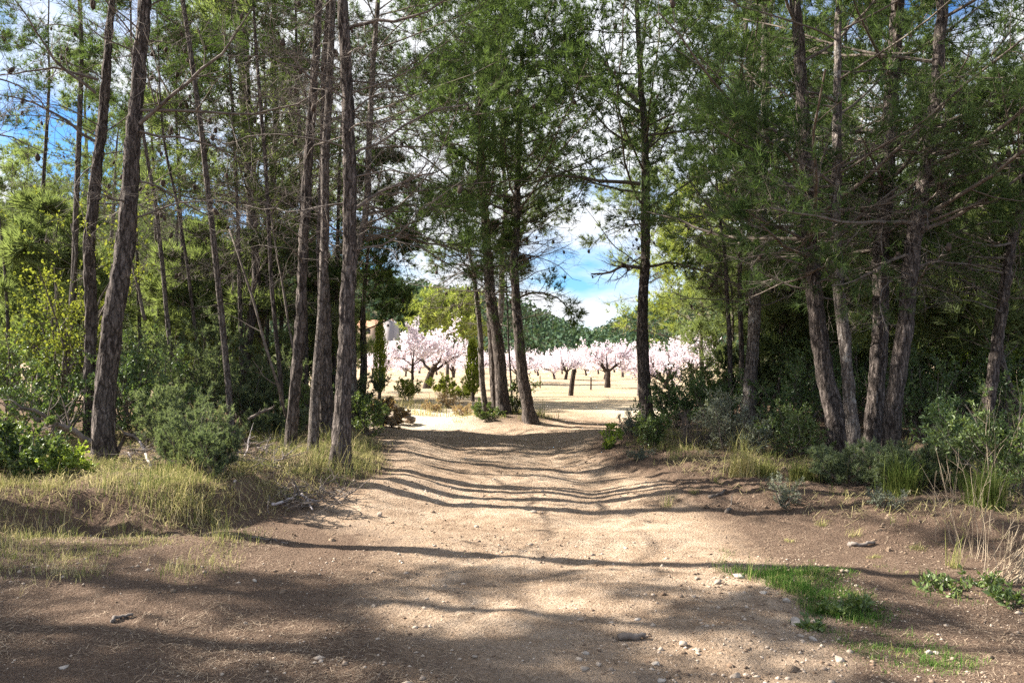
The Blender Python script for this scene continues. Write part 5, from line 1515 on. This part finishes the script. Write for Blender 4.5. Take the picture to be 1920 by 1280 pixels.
stick('leaning_dead_stem', 'thin dead stem leaning left between the slender grey pine and the roadside pines', [(546, 818), (520, 720, 10.8), (490, 620, 10.9), (466, 530, 11), (430, 430, 11.2)], 6, 'branch', 16, twigs=8, cat='dead stem')
stick('leaning_dead_stem', 'thin dead stem slanting down to the thin dark pine stem', [(556, 700, 11.6), (535, 560, 11.8), (515, 450, 12), (498, 350, 12.2)], 5, 'branch', 17, twigs=8, cat='dead stem')
stick('leaning_dead_stem', 'short broken stem leaning behind the thick leaning pine', [(272, 600, 11.5), (258, 540, 11.6), (244, 480, 11.7)], 7, 'branch', 18, twigs=2, cat='dead stem')


def twig_pile(label, xp, yp, w, h, n, seed, mat='twig'):
    rng = np.random.default_rng(seed)
    g = ground_at(xp, yp)
    a = rng.uniform(0, 6.28, n); e = rng.normal(0.2, 0.3, n)
    pos = g + np.stack([rng.uniform(-w / 2, w / 2, n), rng.uniform(-w / 3, w / 3, n), rng.uniform(0, h * 0.7, n)], 1)
    d = np.stack([np.cos(a) * np.cos(e), np.sin(a) * np.cos(e), np.sin(e)], 1)
    L = rng.uniform(0.25, 0.6, n) * w
    Q = walk(pos, d, L, 6, 0, 0.2, rng)
    R = rng.uniform(0.003, 0.008, n)[:, None] * np.linspace(1, 0.4, 6)[None]
    Q2, R2, _ = grow(Q, R, 4, 0.2, 1, lambda i, t: L[i] * rng.uniform(0.2, 0.4, len(i)), 0.7, 4, 0, 0.25, 0.6, rng, 1, 0.0018)
    V, F = merge([tubes(Q, R, 4), tubes(Q2, R2, 3)])
    o = mk('twig_pile', V - g, F, M[mat])
    o.location = g
    tag(o, label, 'twig pile')


twig_pile('pile of dead twigs among the grass left of the roadside pines', 470, 878, 0.75, 0.34, 60, 1)
twig_pile('brushy dead twigs on the bank slope below the roadside pines', 575, 945, 0.7, 0.2, 60, 2)
twig_pile('tangle of dead twigs at the foot of the far-right leaning pine', 1832, 905, 0.5, 0.5, 70, 3)
twig_pile('loose dead twigs behind the arched branch at far left', 275, 880, 0.5, 0.35, 40, 4)


# dry stalks on the right
def stalks(name, label, xp, yp, n, h, spread, lean, seed, heads=False, r0=0.004):
    rng = np.random.default_rng(seed)
    g = ground_at(xp, yp)
    a = rng.uniform(0, 6.28, n)
    d = unit(np.stack([np.cos(a) * spread + lean[0], np.sin(a) * spread * 0.6 + lean[1], np.ones(n)], 1))
    pos = g + np.stack([rng.normal(0, 0.06 + 0.06 * spread, n), rng.normal(0, 0.05, n), np.full(n, -0.03)], 1)
    Q = walk(pos, d, rng.uniform(0.6, 1.1, n) * h, 7, -0.1, 0.07, rng)
    R = rng.uniform(0.5, 1, n)[:, None] * r0 * np.linspace(1, 0.4, 7)[None]
    Q2, R2, _ = grow(Q, R, 3, 0.35, 1, lambda i, t: h * rng.uniform(0.1, 0.3, len(i)), 0.5, 5, 0.1, 0.12, 0.6, rng, 1, 0.0014)
    V, F = merge([tubes(Q, R, 4), tubes(Q2, R2, 3)])
    o = mk(name, V - g, F, M['straw'])
    o.location = g
    tag(o, label, 'dry stalks')


stalks('dry_stalks', 'tall thin dry stalks standing on red earth at the right', 1822, 1045, 11, 0.85, 0.22, (0.08, 0), 1)
stalks('dry_stalks', 'lone tall dry stalk left of the tall thin bunch', 1766, 1020, 4, 0.75, 0.15, (-0.1, 0), 2)
stalks('dry_stalk_bundle', 'thick sheaf of leaning straw stalks at the right picture edge', 1895, 1090, 70, 0.55, 0.55, (0.75, 0), 3, r0=0.004)
stalks('dry_stalks', 'thin dry stalks in front of the far-right leaning pine', 1860, 930, 8, 1.1, 0.2, (0.1, 0), 4)

# ------------------------------------------------------------------ grass, gravel, needle litter
def blade_mesh(pos, h, w, bend, rng, tone):
    n = len(pos)
    a = rng.uniform(0, 6.28, n)
    d = np.stack([np.cos(a), np.sin(a), np.zeros(n)], 1)
    s = np.stack([-np.sin(a), np.cos(a), np.zeros(n)], 1) * (w / 2)[:, None]
    up = np.array([0, 0, 1.0])
    m1 = pos + up * (h * 0.55)[:, None] + d * (h * bend * 0.30)[:, None]
    tp = pos + up * (h * (1 - 0.35 * np.minimum(bend, 1.2)))[:, None] + d * (h * bend)[:, None]
    V = np.stack([pos - s, pos + s, m1 + s * 0.75, m1 - s * 0.75, tp], 1).reshape(-1, 3)
    b = np.arange(n)[:, None] * 5
    return V, [b + np.array([[0, 1, 2, 3]]), b + np.array([[3, 2, 4]])], np.repeat(tone, 5)


def tufts(centers, per, rad, hm, wm, bend, rng, tone_fn):
    n = len(centers)
    idx = np.repeat(np.arange(n), per)
    hs = (rng.lognormal(0, 0.45, n) * (0.75 + 0.5 * fbm(centers[:, 0] * 1.3, centers[:, 1] * 1.3, seed=88)))[idx] * hm * rng.uniform(0.5, 1.15, len(idx))
    p = centers[idx] + np.stack([rng.normal(0, rad, len(idx)), rng.normal(0, rad, len(idx))], 1)
    z = terrain(p[:, 0], p[:, 1]) - 0.01
    tone = np.clip(tone_fn(n)[idx] + rng.normal(0, 0.13, len(idx)), 0, 1)
    return np.column_stack([p, z]), hs, np.full(len(idx), wm) * rng.uniform(0.6, 1.3, len(idx)), rng.uniform(0.1, 1.0, len(idx)) * bend, tone


def grass_object(name, label, sets, mat, rng):
    P = [np.concatenate(c) for c in zip(*sets)]
    V, F, t = blade_mesh(P[0], P[1], P[2], P[3], rng, P[4])
    o = mk(name, V, F, M[mat], attrs=dict(tone=t))
    tag(o, label, 'grass', kind='stuff')


rg = np.random.default_rng(55)


def sample(x0, x1, y0, y1, n, accept):
    x = rg.uniform(x0, x1, n); y = rg.uniform(y0, y1, n)
    k = rg.uniform(0, 1, n) < accept(x, y)
    return np.stack([x[k], y[k]], 1)


def acc_bank(x, y):
    s, _ = masks(x, y)
    return smooth(s, -0.02, 0.22) * (0.22 + 0.78 * smooth(fbm(x * 1.6, y * 1.6, seed=81), -0.05, 0.45)) * (1 - 0.65 * smooth(s, 1.6, 4))


def acc_strip(x, y):
    s, _ = masks(x, y)
    return (s < -0.05) * smooth(x, -1.75, -2.5) * smooth(y, 5.0, 5.5) * smooth(fbm(x * 1.6, y * 1.6, seed=82), -0.5, 0.3)


def acc_right(x, y):
    _, s = masks(x, y)
    return smooth(s, 0.0, 0.5) * smooth(fbm(x * 1.1, y * 1.1, seed=83), -0.1, 0.5) * (1 - 0.6 * smooth(s, 1.5, 4))


def tone_by(base, sd):
    return lambda n: rg.normal(base, sd, n)


c1 = sample(-6.5, -1.3, 6.6, 12.5, 4200, acc_bank)
c1b = sample(-9, -2, 11, 19, 900, acc_bank)
edge = sample(-5.5, -1.3, 6.6, 12.5, 9000, lambda x, y: np.exp(-((masks(x, y)[0] - 0.28) / 0.22) ** 2) * (0.25 + 0.75 * smooth(fbm(x * 1.9, y * 1.9, seed=85), -0.2, 0.35)))
strip = sample(-5.5, -1.7, 4.9, 7.0, 1500, acc_strip)
grass_object('bank_grass', 'long straw and olive grass along the left bank', [
    tufts(c1, 14, 0.06, 0.15, 0.0042, 1.1, rg, tone_by(0.44, 0.28)),
    tufts(c1b, 9, 0.06, 0.26, 0.008, 0.75, rg, tone_by(0.5, 0.2)),
    tufts(edge, 13, 0.05, 0.125, 0.0040, 1.4, rg, tone_by(0.58, 0.26)),
    tufts(strip, 12, 0.06, 0.075, 0.0042, 1.1, rg, tone_by(0.6, 0.28)),
], 'dry_grass', rg)
cr = sample(1.4, 7, 5.4, 14, 2600, acc_right)
isl = sample(-1.4, 1.1, 17.2, 19.4, 420, lambda x, y: np.exp(-(((x + 0.15) / 1.1) ** 2 + ((y - 18.4) / 0.8) ** 2) ** 2))
verge = sample(-4.2, -0.8, 20, 25, 420, lambda x, y: smooth(fbm(x * 0.8, y * 0.8, seed=86), -0.2, 0.4))
grass_object('verge_grass', 'dry grass tufts along the right bank and around the fork', [
    tufts(cr, 10, 0.05, 0.17, 0.006, 0.8, rg, tone_by(0.42, 0.22)),
    tufts(isl, 10, 0.06, 0.12, 0.008, 0.8, rg, tone_by(0.5, 0.2)),
    tufts(verge, 10, 0.08, 0.20, 0.012, 0.8, rg, tone_by(0.8, 0.15)),
], 'dry_grass', rg)
# dead grass matted on the banks
n = 26000
xx = rg.uniform(-6.5, 5.5, n); yy = rg.uniform(5.2, 12.5, n)
s_l, s_r = masks(xx, yy)
k = rg.uniform(0, 1, n) < np.clip(smooth(s_l, -0.25, 0.15) * smooth(fbm(xx * 1.5, yy * 1.5, seed=107), -0.5, 0.3) + 0.7 * smooth(s_r, -0.25, 0.3) * smooth(fbm(xx * 1.5, yy * 1.5, seed=108), -0.3, 0.4), 0, 1)
xx, yy = xx[k], yy[k]; m = len(xx)
a = rg.uniform(0, 6.28, m); L = rg.uniform(0.08, 0.24, m)
p0 = np.stack([xx, yy, terrain(xx, yy) + rg.uniform(0.0, 0.03, m)], 1)
p1 = p0 + np.stack([np.cos(a), np.sin(a), np.zeros(m)], 1) * (L * 0.55)[:, None]
p2 = p0 + np.stack([np.cos(a + 0.4), np.sin(a + 0.4), np.zeros(m)], 1) * L[:, None]
p1[:, 2] = terrain(p1[:, 0], p1[:, 1]) + rg.uniform(0.02, 0.09, m)
p2[:, 2] = terrain(p2[:, 0], p2[:, 1]) + rg.uniform(0.0, 0.06, m)
sd = np.stack([-np.sin(a), np.cos(a), np.zeros(m)], 1) * rg.uniform(0.0012, 0.0024, m)[:, None]
V = np.stack([p0 - sd, p0 + sd, p1 + sd, p1 - sd, p2], 1).reshape(-1, 3)
b_ = np.arange(m)[:, None] * 5
o = mk('matted_grass', V, [b_ + np.array([[0, 1, 2, 3]]), b_ + np.array([[3, 2, 4]])], M['dry_grass'], attrs=dict(tone=np.repeat(np.clip(rg.normal(0.8, 0.2, m), 0, 1), 5)))
tag(o, 'dead straw matted flat on both banks', 'grass', kind='stuff')
# the esparto-like clumps on the right bank edge
for k, (xp, yp, Y, lb) in enumerate([(1432, 905, 9.0, 'yellow-green arching grass clump on the right bank edge'),
                                     (1505, 925, 8.5, 'olive arching grass clump right of the yellow-green one'),
                                     (1392, 925, 8.8, 'straw grass clump drooping over the right bank cut'),
                                     (1850, 1000, 6.9, 'dark arching grass clump under the right-edge shrub'),
                                     (1690, 975, 7.6, 'dark green arching grass clump above the red earth')]):
    x, y = at(xp, yp, Y)
    c = np.array([[x, y]])
    P, h, w, b, t = tufts(np.repeat(c, 6, 0), 110, 0.07, 0.36, 0.0055, 1.05, rg, tone_by((0.32, 0.28, 0.75, 0.12, 0.10)[k], 0.1))
    V, F, tt = blade_mesh(P, h, w, b, rg, t)
    o = mk('grass_clump', V - np.array([x, y, gz(x, y)]), F, M['dry_grass'], attrs=dict(tone=tt))
    o.location = (x, y, gz(x, y))
    tag(o, lb, 'grass clump')

# fresh green patch at the lower right
GP = [tuple(ground_at(*q)[:2]) for q in [(1362, 1036), (1420, 1060), (1520, 1052), (1585, 1060), (1625, 1105), (1660, 1130), (1690, 1165), (1730, 1195), (1680, 1200),
                                         (1600, 1180), (1540, 1160), (1505, 1130), (1450, 1105), (1405, 1085), (1360, 1060)]]
GP2 = [tuple(ground_at(*q)[:2]) for q in [(1540, 1180), (1660, 1180), (1760, 1195), (1830, 1240), (1790, 1270), (1690, 1262), (1600, 1245), (1545, 1215)]]
GP3 = [tuple(ground_at(*q)[:2]) for q in [(1640, 1070), (1920, 1075), (1920, 1150), (1800, 1140), (1700, 1125)]]


def acc_poly(poly, k, seed, soft=0.10):
    return lambda x, y: k * smooth(sdf(x, y, poly) + 0.10 * fbm(x * 4, y * 4, seed=seed), -soft * 0.4, soft) * smooth(fbm(x * 3, y * 3, seed=seed + 1), -0.8, -0.1)


g1 = sample(0.8, 4.2, 3.9, 7.0, 34000, acc_poly(GP, 1.0, 91, 0.16))
g2 = sample(0.8, 4.2, 3.5, 6.5, 30000, acc_poly(GP2, 0.9, 93, 0.2))
g3 = sample(1.5, 5.5, 4.2, 7.0, 16000, acc_poly(GP3, 0.30, 95, 0.3))
grass_object('green_grass', 'patch of fresh green grass beside the track at the lower right', [
    tufts(g1, 9, 0.022, 0.060, 0.0032, 1.0, rg, tone_by(0.48, 0.30)),
    tufts(g2, 8, 0.02, 0.05, 0.0034, 0.9, rg, tone_by(0.62, 0.22)),
    tufts(g3, 6, 0.02, 0.05, 0.0036, 0.9, rg, tone_by(0.6, 0.25)),
], 'green_grass', rg)
# broad-leaved weeds in and beside the green patch
for k, (xp, yp, w, h, lb) in enumerate([(1560, 1150, 0.16, 0.07, 'broad-leaved weed at the front of the green grass'),
                                        (1600, 1140, 0.18, 0.09, 'broad-leaved weed inside the green grass'),
                                        (1520, 1176, 0.13, 0.05, 'small leafy weed right of the largest limestone lump'),
                                        (1770, 1110, 0.24, 0.08, 'leafy weed patch right of the green grass'),
                                        (1840, 1105, 0.28, 0.12, 'dark leafy weed patch below the straw sheaf'),
                                        (1900, 1130, 0.26, 0.10, 'leafy weed at the right picture edge below the straw sheaf')]):
    g = ground_at(xp, yp)
    shrub('weed', lb, g[0], g[1], w, h, 600 + k, leaf='leaf_mid', ln=0.045, lw=0.022, stems=10, n2=3, n3=2, per=4, cat='weed')

# sparse tufts on the bare earth at the right
for k, (xp, yp, h, lb) in enumerate([(1300, 925, 0.13, 'thin grass tuft on the earth slope below the dead brush'), (1345, 905, 0.15, 'straw tuft under the tall grey-green bush'),
                                     (1250, 950, 0.08, 'tiny tuft on the gullied track edge'), (1540, 985, 0.12, 'pale tuft on red earth right of the thin grey-green plant'),
                                     (1600, 1005, 0.10, 'tuft beside the half-buried stick'), (1720, 1030, 0.14, 'dry tuft in front of the tall stalks'),
                                     (1480, 1015, 0.07, 'low tuft above the tip of the green grass'), (1790, 1065, 0.13, 'dry tuft between stalks and leafy weeds'),
                                     (1640, 1045, 0.09, 'thin tuft just above the green grass')]):
    g = ground_at(xp, yp)
    P, h_, w_, b_, t_ = tufts(np.repeat(g[None, :2], 3, 0), 28, 0.026, h, 0.0035, 1.1, rg, tone_by(0.6, 0.2))
    V, F, tt = blade_mesh(P, h_, w_, b_, rg, t_)
    o = mk('grass_tuft', V - g, F, M['dry_grass'], attrs=dict(tone=tt))
    o.location = g
    tag(o, lb, 'grass tuft')

# gravel
PV, PF = blob(4, 2)
n = 52000
xx = rg.uniform(-4.2, 4.6, n); yy = 3.2 + 9 * rg.uniform(0, 1, n) ** 1.7
s_l, s_r = masks(xx, yy)
dens = (s_l < 0.1) * (s_r < 0.3) * smooth(fbm(xx * 1.1, yy * 1.1, seed=97), -0.55, 0.5) * (0.35 + 0.65 * smooth(xx, -1.2, 0.8) * (1 - smooth(yy, 5.5, 8)))
k = rg.uniform(0, 1, n) < dens
xx, yy = xx[k], yy[k]
sz = np.clip(rg.lognormal(np.log(0.0045), 0.6, len(xx)), 0.002, 0.022)
V, F = scatter(PV, PF, np.stack([xx, yy, terrain(xx, yy) + sz * 0.1], 1), sz[:, None] * np.stack([rg.uniform(0.9, 1.5, len(xx)), rg.uniform(0.7, 1.1, len(xx)), rg.uniform(0.45, 0.8, len(xx))], 1), rg, 0.16)
o = mk('gravel', V, F, M['pebble'])
tag(o, 'small pebbles scattered over the earth track', 'gravel', kind='stuff')

# broken clods of earth
n = 26000
xx = rg.uniform(-4.4, 4.8, n); yy = 3.3 + 10.5 * rg.uniform(0, 1, n) ** 1.4
s_l, s_r = masks(xx, yy)
of = np.abs(xx - road_mid(yy))
dens = np.clip(0.22 + 0.8 * smooth(s_r, -0.9, -0.1) + 0.8 * smooth(s_l, -0.5, 0.05) * (1 - smooth(s_l, 0.3, 0.7)), 0, 1) * smooth(fbm(xx * 1.3, yy * 1.3, seed=109), -0.25, 0.5)
k = rg.uniform(0, 1, n) < dens
xx, yy = xx[k], yy[k]
sz = np.clip(rg.lognormal(np.log(0.0085), 0.55, len(xx)), 0.004, 0.04)
V, F = scatter(PV, PF, np.stack([xx, yy, terrain(xx, yy)], 1), sz[:, None] * np.array([[1.2, 1.0, 0.7]]), rg, 0.2)
nv = len(V)
o = mk('earth_clods', V, F, M['soil'], attrs=dict(litter=np.full(nv, 0.25), cut=np.full(nv, 0.25), field=np.zeros(nv), pale=np.zeros(nv)))
tag(o, 'crumbled clods of earth along the track and banks', 'clods', kind='stuff')

# needle and twig litter
n = 120000
xx = rg.uniform(-5.0, 5.0, n); yy = 3.2 + 8 * rg.uniform(0, 1, n) ** 1.5
s_l, s_r = masks(xx, yy)
dens = np.clip(smooth(xx, 0.6, -1.8) * (1 - smooth(yy, 6.8, 8.5)) + 0.5 * smooth(xx, 1.4, 2.6) + 0.12 + 0.8 * smooth(s_l, -0.3, 0.2), 0, 1) * smooth(fbm(xx * 1.4, yy * 1.4, seed=99), -0.6, 0.4)
k = rg.uniform(0, 1, n) < dens
xx, yy = xx[k], yy[k]
m = len(xx)
a = rg.uniform(0, 6.28, m); L = rg.uniform(0.015, 0.06, m)
p0 = np.stack([xx, yy, terrain(xx, yy) + rg.uniform(0.002, 0.012, m)], 1)
d = np.stack([np.cos(a), np.sin(a), rg.normal(0, 0.12, m)], 1)
sd = np.stack([-np.sin(a), np.cos(a), np.zeros(m)], 1) * rg.uniform(0.0007, 0.0017, m)[:, None]
p1 = p0 + d * L[:, None]
p1[:, 2] = terrain(p1[:, 0], p1[:, 1]) + rg.uniform(0.002, 0.016, m)
V = np.stack([p0 - sd, p0 + sd, p1 + sd * 0.5, p1 - sd * 0.5], 1).reshape(-1, 3)
o = mk('needle_litter', V, np.arange(m * 4).reshape(-1, 4), M['litter'])
tag(o, 'fallen pine needles and bits of twig on the ground', 'needle litter', kind='stuff')
